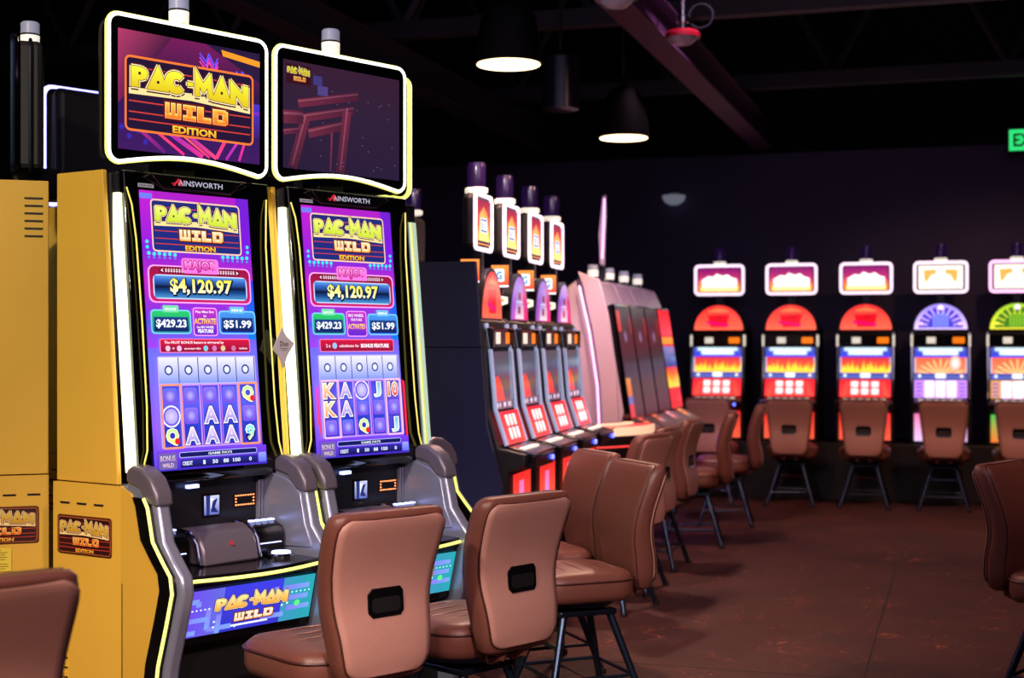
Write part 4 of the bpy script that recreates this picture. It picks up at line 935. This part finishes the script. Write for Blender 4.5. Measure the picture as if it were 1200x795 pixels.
    MB().lathe([(.05, 0), (.052, .1), (.046, .13)], c=(0, .035, 2.34), n=18).build('lens', 'lens_dark', cn)
    return t
def clone(o, label, loc, rz, group):
    c = copy_tree(o); c.location = loc; c.rotation_euler = (0, 0, rz); c['label'] = label; c['group'] = group; return c
protos = {s_: reel_machine_proto(s_) for s_ in (0, 1, 2, 3)}
for ch in protos[3].children_recursive:       # the leaning row has narrower fronts in the same cabinet
    if ch.name.split('.')[0] != 'cabinet':
        k_ = .66 if ch.name.startswith('sign') or (ch.parent and ch.parent.name.startswith('sign')) else .78
        for v in ch.data.vertices: v.co.x *= k_
used = {}
def put_machine(style, label, loc, rz, group):
    if style not in used:
        o = protos[style]; used[style] = 1; o.location = loc; o.rotation_euler = (0, 0, rz); o['label'] = label; o['group'] = group; return o
    return clone(protos[style], label, loc, rz, group)
g1 = 'arched reel machines along the back wall'
bx = [place(px, 14.3/(cyw+syw*(px-600)/1667)).x for px in (843, 927.5, 1015, 1102.5, 1192)]
labs = ['red-arched reel machine on the back wall, leftmost of the row', 'red-arched reel machine on the back wall, second from the left', 'red-arched reel machine in the middle of the back wall row', 'reel machine on the back wall with a violet-white arch', 'green-arched reel machine on the back wall, cut off by the right edge']
for i, x in enumerate(bx):
    put_machine((0, 0, 0, 1, 2)[i], labs[i], (x, 14.3, 0), 0, g1)
tag(MB().box(-2.75, 1.2, 14.02, 14.98, 0, .555).build('machine_plinth', 'matt', bevel=.01), 'long black plinth carrying the row of arched machines by the back wall', 'plinth')
g2 = 'leaning row of reel machines beside the aisle'
def violet_arch():
    n = 20; p = Pic(100, 52, .50, .26)
    p.poly([(50+49*cos(pi*i/n), 51-49*sin(pi*i/n)) for i in range(n+1)], (226, 40, 110), [(226, 40, 110) if i < 7 else (150, 90, 200) for i in range(n+1)]); p.up()
    p.poly([(22, 50), (28, 26), (44, 10), (60, 12), (72, 30), (74, 50)], (150, 150, 220), [(200, 190, 220), (120, 110, 210), (90, 130, 220), (170, 110, 200), (200, 120, 190), (240, 200, 200)]); p.up()
    p.rect(42, 20, 58, 28, (150, 30, 70)); p.rect(40, 36, 54, 44, (140, 50, 90)); p.rect(30, 46, 70, 50, (235, 215, 220)); p.line(28, 31, 70, 31, 1.6, (220, 200, 235)); p.rect(66, 22, 74, 34, (230, 60, 100))
    o = p.go('arch_glass', 'display', None, (-.25, -.052, 1.905)); me = o.data; bpy.data.objects.remove(o)
    for v in me.vertices: v.co.x *= .78
    return me
va = violet_arch()
ord_ = ['nearest', 'second', 'third', 'farthest']
for i in range(4):
    y = 7.1+.588*i
    m_ = put_machine(3, '%s of four leaning reel machines beside the aisle, bright sign above' % ord_[i], (-2.40-.031*i, y, 0), R(93), g2)
    if i:
        for ch in m_.children_recursive:
            if ch.name.startswith('arch_glass'): ch.data = va
for i in range(3):
    y = 6.95+.62*i
    m_ = put_machine(3, '%s machine facing away behind the aisle reel machines, dark sign back' % ord_[i], (-3.26, y, 0), R(-87), 'machines facing away behind the aisle row')
tag(MB().box(-3.5, -2.34, 6.84, 9.2, 0, .555).build('machine_plinth', 'matt', bevel=.01), 'black plinth under the aisle reel machines with the tall bright signs', 'plinth')
# navy end panel
t = thing('row_partition', 'navy laminate partition closing the near end of the aisle machine row', 'partition', (-3.38, 6.74, 0))
for x0, x1 in ((0, .36), (.366, .72), (.726, 1.04)):
    for z0, z1 in ((0, 1.495), (1.50, 1.93)):
        dx = -.0
        if x1 > 1.0:
            if z0 == 0: MB().front([(x0, 0), (x1+.17, 0), (x1+.16, .8), (x1+.08, 1.1), (x1+.05, 1.495), (x0, 1.495)], 0, .03).build('panel', 'navy', t, smooth=False)
            else: MB().front([(x0, 1.5), (x1+.05, 1.5), (x1+.02, 1.93), (x0, 1.93)], 0, .03).build('panel', 'navy', t, smooth=False)
        else: MB().box(x0, x1, 0, .03, z0, z1).build('panel', 'navy', t, smooth=False)
q = Pic(10, 14, .04, .06)
for k in range(4): q.rect(1, 1+k*3.4, 9-(k % 2)*2, 2.6+k*3.4, (150, 155, 190))
q.go('sticker', 'print', t, (.80-.06, -.001, 1.42))
# small lit plates beside each arch, toward the camera
for i in range(4):
    y = 7.1+.588*i-.30+.012
    t = thing('lit_topper_plate', 'small orange lit plate left of the arch of the %s aisle reel machine' % ord_[i], 'sign', (-2.405-.031*i, y+.0, 1.70), R(12), 'small lit plates between the arches')
    MB().box(-.02, .085, -.0, .02, .12, .25).build('plate_body', 'matt', t)
    MB().box(.02, .05, .004, .018, 0, .12).build('plate_stem', 'chrome', t)
    lp_ = MB().front([(-.02, .03), (.02, .012), (.08, .03), (.085, .075), (.03, .092), (-.02, .07)], -.0, .012).build('lower_plate', 'matt', t)
    q = Pic(10, 8, .095, .07); q.poly([(.5, 4), (4, 1), (9.5, 2), (9.5, 6), (5, 7.6), (.5, 6)], (255, 240, 215)); q.up(); q.poly([(3, 4.4), (7, 3), (8, 4.4), (4, 6)], (240, 150, 80)); q.go('lower_plate_face', 'display_hot', lp_, (-.015, -.001, .088))
    q = Pic(10, 12, .095, .12); q.rect(0, 0, 10, 12, (250, 140, 60), (240, 60, 60)); q.up(); q.rr(1.5, 2, 7.5, 9, 1, (230, 240, 250)); q.up(); q.text('G', 4.5, 5.6, 3.4, 4.6, (60, 130, 200), bold=.04); q.rect(0, 11, 10, 12, (255, 255, 255)); q.go('plate_face', 'display_hot', t, (-.015, -.002, .245))

# ------------------------------------------------------------------ white curved machines
def white_machine(i):
    t = thing('curved_slot_machine', '%s of the four white-shelled machines with tall dark screens beyond the aisle row' % ord_[i], 'slot machine', (-2.42, 10.72+.53*i, 0), R(90), 'white curved machines beyond the aisle row')
    hw = .258
    MB().prof([(.5, 0), (.02, 0), (.02, .9), (.0, 1.0), (.08, 1.5), (.14, 1.85), (.20, 1.98), (.34, 2.02), (.5, 1.9)], -hw, hw).build('cabinet', 'white_shell', t, bevel=.01)
    MB().prof([(-.06, .94), (.0, .94), (.13, 1.80), (.075, 1.82)], -hw+.012, hw-.012).build('screen_body', 'glass', t, bevel=.006)
    p = Pic(50, 86, .48, .86)
    red = (230, 40, 60)
    if i == 3:
        p.rect(0, 0, 50, 86, (230, 50, 70)); p.up(); p.rect(0, 0, 50, 22, (250, 40, 50), (240, 70, 90)); p.rect(0, 24, 50, 30, (240, 150, 60)); p.rect(0, 32, 50, 50, (110, 120, 190), (60, 60, 120)); p.flames(0, 50, 50, 68, (220, 60, 50), (250, 130, 30), (250, 200, 70), 7, 2); p.rect(0, 70, 50, 86, (240, 50, 60))
    else:
        p.rect(0, 0, 50, 86, (26, 24, 44), (18, 16, 40)); p.up(); p.rect(42, 8, 50, 22, (150, 30, 44)); p.disc(22, 24, 6, (150, 140, 190), n=12, rim=(30, 28, 48)); p.rect(0, 40, 50, 41, (8, 8, 14)); p.rect(4, 44, 22, 84, (44, 40, 66), (36, 34, 56)); p.rect(26, 44, 46, 84, (44, 40, 66), (36, 34, 56))
        if i == 0: p.up(); p.rect(0, 56, 16, 70, (250, 150, 60), (240, 110, 50)); p.rect(0, 70, 16, 76, (90, 110, 200)); p.rect(0, 76, 16, 86, (240, 50, 70)); p.rect(0, 4, 12, 20, (230, 50, 60))
    p.go('screen', 'display' if i == 3 else 'display_dim', t, (-.24, .072, 1.805), .152)
    d = MB().prof([(.0, .84), (-.22, .80), (-.24, .84), (-.02, .96)], -hw+.02, hw-.02).build('button_deck', 'gunmetal', t, bevel=.008)
    q = Pic(10, 8, .2, .14); q.rect(0, 0, 10, 8, (90, 30, 50)); q.up()
    for a in range(3):
        for b in range(2): q.disc(2.5+a*2.4, 2.5+b*3, .9, (255, 110, 70), n=8)
    q.go('button_panel', 'display', d, (-.1, -.038, .957), -R(90)+.50+R(180)-R(180) if False else 1.05)
    for s_ in (-.12, .12): MB().lathe([(.014, 0), (.013, .012)], n=10).xf(Matrix.Translation((s_, -.236, .835)) @ Matrix.Rotation(R(90), 4, 'X')).build('blue_lamp', 'ice_led', d)
    MB().box(-hw+.03, hw-.03, -.20, -.18, .785, .797).build('under_light', 'purple_led', d)
    MB().prof([(.02, 0), (.0, .0), (.0, .80), (.02, .84)], -hw+.02, hw-.02).build('kickplate', 'matt', t)
    c = MB().lathe([(.03, 0), (.03, .02)], c=(0, .3, 2.015), n=12).build('signal_light', 'chrome', t)
    MB().lathe([(.04, 0), (.042, .05)], c=(0, .3, 2.035), n=14).build('lens', 'lens', c)
    MB().lathe([(.04, 0), (.038, .035)], c=(0, .3, 2.09), n=14).build('lens', 'lens_grey', c)
    return t
for i in range(4): white_machine(i)
# white end fin with pink edge
t = thing('end_fin', 'tall white curved fin with a pink edge before the white-shelled machines', 'panel', (-2.42, 10.40, 0), R(90))
finp = [(.02, .80), (.10, .82), (.16, 1.3), (.22, 1.75), (.30, 2.02), (.42, 2.03), (.30, 1.7), (.22, 1.25), (.21, .80)]
finp = [(.02, .85), (.04, 1.3), (.10, 1.72), (.17, 2.0), (.34, 2.06), (.30, 1.95), (.22, 1.6), (.16, 1.2), (.145, .85)]
MB().prof([(-.0+y, z) for y, z in finp], 0, .035).build('fin', 'white_shell', t, bevel=.006)
MB().tube([(-.005, y, z) for y, z in [(.17, .87), (.185, 1.2), (.245, 1.6), (.325, 1.95)]], .008, 6).build('pink_light_line', 'pink_glow', t)
tag(MB().box(-3.35, -2.96, 10.42, 10.60, 0, 1.98).build('support_column', 'matt', bevel=.01), 'black column behind the white fin', 'column')
# blade sign above
t = thing('blade_sign', 'tall thin double-sided sign seen edge-on above the white-shelled machines', 'sign', (-2.79, 11.3, 2.14), R(13.7))
MB().front([(-.02, 0), (.02, 0), (.035, .42), (.03, .56), (-.0, .55), (-.03, .24)], -.3, .3).build('sign_body', 'white_shell', t, bevel=.008)
MB().tube([(.0, -.305, .05), (.012, -.305, .3), (.018, -.305, .53)], .007, 6).build('edge_light', 'pink_glow', t)
MB().box(-.03, .03, -.1, .1, -.1, .0).build('sign_foot', 'gunmetal', t)
# curved counter with light bands
t = thing('curved_counter', 'curved counter with red and cream light bands in front of the white-shelled machines', 'counter', (-2.85, 10.18, 0))
def ring_arc(r0, r1, z0, z1, a0=-175, a1=8, n=28):
    pts = [(r1*cos(R(lerp(a0, a1, i/n))), r1*sin(R(lerp(a0, a1, i/n)))) for i in range(n+1)]+[(r0*cos(R(lerp(a1, a0, i/n))), r0*sin(R(lerp(a1, a0, i/n)))) for i in range(n+1)]
    m_ = MB(); N_ = 2*(n+1)
    v = [(x, y, z0) for x, y in pts]+[(x, y, z1) for x, y in pts]; f = []
    for i in range(n):
        a, b, c, d = i, i+1, N_-2-i, N_-1-i
        f += [(d, c, b, a), (a+N_, b+N_, c+N_, d+N_)]
    f += [(i, (i+1) % N_, (i+1) % N_+N_, i+N_) for i in range(N_)]
    return m_.add(v, f)
M['cream_glow'] = principled('cream_light_band', (240, 220, 190), .4, em=(250, 205, 165), es=.85, noise=.02)
M['red_glow'] = principled('red_light_band', (240, 60, 60), .4, em=(250, 70, 70), es=1.2, noise=.02)
ring_arc(.42, .70, .90, .925).build('counter_top', 'red_glow', t)
ring_arc(.50, .56, .926, .94).build('light_band', 'cream_glow', t)
ring_arc(.70, .715, .865, .925).build('light_band', 'cream_glow', t)
ring_arc(.60, .66, 0, .90).build('counter_front', 'matt', t)
ring_arc(.66, .665, .78, .79).build('light_band', 'red_glow', t)

# ------------------------------------------------------------------ stools
def srect(cx, cy, z, wx, wy, r, n=4, ry=None):
    return [(cx+x, cy+y, z) for x, y in rr_pts(-wx/2, -wy/2, wx/2, wy/2, min(r, wx/2.01, wy/2.01), n)]
def make_stool():
    """origin on the floor; faces -Y (the sitter looks to -Y), backrest at +Y"""
    t = thing('casino_stool', '', 'stool')
    # seat cushion: lofted, slightly crowned
    rings = []
    for z, g in ((.445, .86), (.455, .96), (.48, 1.0), (.525, 1.0), (.550, .97), (.564, .90), (.570, .78)):
        rings.append(srect(0, -.025, z, .45*g, .44*g, .10*g, 5))
    seat = MB().loft(rings).build('seat', 'leather', t, angle=60)
    for k in range(5):
        y = -.17+k*.075; wd = .17-.012*abs(k-2)
        MB().tube([(x, y, .567-.006*(x/wd)**2) for x in [-wd+2*wd*i/8 for i in range(9)]], [.001]+[.0075]*7+[.001], 8).build('stitched_rib', 'leather', seat)
    MB().tube([(x, y, .535) for x, y, z in srect(0, -.025, 0, .454, .444, .102, 5)], .0045, 6, True).build('piping', 'piping', seat)
    # backrest sections: z, width, front y, back y
    sec = [(.475, .28, .225, .275), (.49, .32, .21, .29), (.55, .342, .197, .295), (.62, .36, .187, .288), (.69, .377, .176, .27), (.75, .392, .176, .266), (.81, .407, .187, .275), (.87, .42, .205, .292), (.92, .428, .224, .310), (.965, .43, .242, .326), (.99, .42, .257, .330), (1.003, .39, .27, .326), (1.006, .33, .28, .320)]
    bk = MB().loft([srect(0, (a+b)/2, z, w_, b-a, .035, 4) for z, w_, a, b in sec]).build('backrest', 'leather', t, angle=70)
    # lighter back panel
    def ev(z):
        for (z0, w0, a0, b0), (z1, w1, a1, b1) in zip(sec[:-1], sec[1:]):
            if z <= z1: u = (z-z0)/(z1-z0); return lerp(w0, w1, u), lerp(a0, a1, u), lerp(b0, b1, u)
        return sec[-1][1:]
    nx, nz = 14, 20; g = MB(); vs = []; zs = [.50+.484*(.5-.5*cos(pi*j/nz)) for j in range(nz+1)]
    for j, z in enumerate(zs):
        w_, a, b = ev(z)
        e = min(z-.5, .984-z); cut = .04-math.sqrt(max(0, .04**2-(.04-min(.04, e))**2))
        for i in range(nx+1):
            u = -1+2*i/nx; x = u*(w_/2-.010-cut); vs.append((x, b+.006-.006*abs(u)**4+(.004*(1-u*u)), z))
    fs = [(j*(nx+1)+i, j*(nx+1)+i+1, (j+1)*(nx+1)+i+1, (j+1)*(nx+1)+i) for j in range(nz) for i in range(nx)]
    pn = g.add(vs, fs).build('back_panel', 'leather_light', t, angle=80)
    so = pn.modifiers.new('thick', 'SOLIDIFY'); so.thickness = .012; so.offset = 0
    edge = [(i, 0) for i in range(nx+1)]+[(nx, j) for j in range(1, nz+1)]+[(i, nz) for i in range(nx-1, -1, -1)]+[(0, j) for j in range(nz-1, 0, -1)]
    MB().tube([Vector(vs[j*(nx+1)+i])+Vector((0, .001, 0)) for i, j in edge], .0042, 6, True).build('piping', 'piping', pn)
    fr = []
    for z, w_, a, b in sec[1:-1]: fr.append((-(w_/2-.012), a+.012, z))
    top = [(sec[-2][1]/2*u*.9, sec[-2][2]+.004, 1.004) for u in (-.8, -.4, 0, .4, .8)]
    fr2 = [(-x, y, z) for x, y, z in fr[::-1]]
    MB().tube(fr+top+fr2, .004, 6).build('piping', 'piping', bk)
    # hand hold
    def curved_plate(w2, z0, z1, r_, e0, e1):
        pts = []
        for k in range(8): pts.append((-w2+2*w2*k/7, z1))
        pts = rr_pts(-w2, z0, w2, z1, r_, 4)
        pts = [p_ for q0, q1 in zip(pts, pts[1:]+pts[:1]) for p_ in ([q0]+[(lerp(q0[0], q1[0], u), lerp(q0[1], q1[1], u)) for u in (.25, .5, .75)] if abs(q1[1]-q0[1]) > .03 else [q0])]
        m_ = MB(); n = len(pts)
        v = [(x, ev(z)[2]+e1, z) for x, z in pts]+[(x, ev(z)[2]+e0, z) for x, z in pts]
        mid = [(0, ev(z)[2]+e1, z) for z in (z0, z1)]
        # strips across the plate so that it follows the curve of the back
        zs_ = [lerp(z0, z1, k/6) for k in range(7)]
        rows = []
        for z in zs_:
            e = min(z-z0, z1-z); cut = r_-math.sqrt(max(0, r_**2-(r_-min(r_, e))**2))
            rows.append([(-(w2-cut), ev(z)[2]+e1, z), (w2-cut, ev(z)[2]+e1, z), (w2-cut, ev(z)[2]+e0, z), (-(w2-cut), ev(z)[2]+e0, z)])
        return m_.loft(rows)
    curved_plate(.068, .675, .765, .014, -.004, .0205).build('hand_hold', 'black', pn, bevel=.002)
    curved_plate(.054, .69, .735, .010, .019, .0216).build('hand_hold_recess', 'matt', pn)
    # bracket between seat and back
    for x in (-.055, .055): MB().tube([(x, .10, .455), (x, .19, .44), (x, .235, .455), (x, .248, .51)], .022, 8).build('back_bracket', 'leather', t)
    # swivel, legs, foot ring
    MB().lathe([(.10, .40), (.16, .42), (.17, .442), (.12, .448)], n=24).build('swivel_plate', 'leg', t)
    MB().box(-.13, .13, -.13, .13, .378, .402).build('top_frame', 'leg', t, bevel=.006)
    for sx_ in (-1, 1):
        for sy_ in (-1, 1):
            lg = MB().tube([(sx_*.105, sy_*.105, .385), (sx_*.215, sy_*.215, .01)], [.017, .015], 10).build('leg', 'leg', t)
            MB().lathe([(.02, 0), (.02, .02), (.016, .024)], c=(sx_*.216, sy_*.216, 0), n=10).build('foot_cap', 'matt', lg)
    def lp(z): return .105+.11*(.385-z)/.375
    for z, m_ in ((.13, 'chrome'), (.25, 'leg')):
        k = lp(z)
        for a, b in (((-k, -k), (k, -k)), ((k, -k), (k, k)), ((k, k), (-k, k)), ((-k, k), (-k, -k))):
            MB().tube([(a[0], a[1], z), (b[0], b[1], z)], .008, 8).build('foot_rail', 'leg', t)
            if z > .2: break
    return t
stool0 = make_stool(); st_used = [0]
def stool(px, d, face, label, group, off=0):
    """px,d = centre of the backrest; face = view-relative angle of the back's outward normal (0 = to the camera, + = to its right)"""
    p = place(px, d)
    # outward normal in world
    ang = R(-90+YAW+face)
    nrm = Vector((cos(ang), sin(ang), 0)); rz = math.atan2(nrm.y, nrm.x)-R(90)
    loc = p-nrm*.25
    o = stool0 if st_used[0] == 0 else copy_tree(stool0); st_used[0] = 1
    o.location = (loc.x, loc.y, 0); o.rotation_euler = (0, 0, rz); o['label'] = label; o['group'] = group
    return o
ga = 'brown stools along the aisle machines'; gb = 'brown stools before the back wall machines'
stool(444, 4.42, 42, 'brown stool before the nearest yellow machine, its wide back and black hand slot in view', 'brown stools before the yellow machines')
stool(603, 4.86, 46, 'brown stool before the second yellow machine, black hand slot in its back', 'brown stools before the yellow machines')
stool(-27, 3.15, 42, 'brown stool back at the bottom left corner, cut off by the photo', 'brown stools before the yellow machines')
stool(737, 6.15, 112, 'sideways brown stool, third along the aisle, its leather seat and blue-black legs in view', ga)
stool(690, 6.75, 112, 'sideways brown stool just behind the third aisle stool', ga)
stool(757, 8.05, 60, 'dark brown stool partly hidden by the sideways pair in the aisle row', ga)
stool(775, 8.7, 68, 'dark brown stool just beyond the partly hidden one in the aisle row', ga)
stool(804, 9.6, 70, 'dark brown stool with its hand slot in view, last of the dense aisle group', ga)
stool(851, 10.7, 82, 'brown stool seen from its side with all legs in view, seat lit purple', ga)
stool(886, 11.9, 80, 'brown stool at the far end of the aisle row, seen from its side', ga)
for px, lb in ((830, 'brown stool back before the leftmost wall machine, beside the white-shelled machines'), (925, 'brown stool back before the second red-arched wall machine'), (1012, 'brown stool back before the third red-arched wall machine'), (1106, 'brown stool back before the violet-arched wall machine'), (1196, 'brown stool back before the green-arched wall machine, cut off by the photo')):
    r_ = (px-600)/1667; d = 13.3/(cyw+syw*r_)
    stool(px, d, -YAW+0, lb, gb)
stool(1184, 6.1, -132, 'brown stool alone at the right edge of the photo, turned to the right', 'brown stool at the right edge')
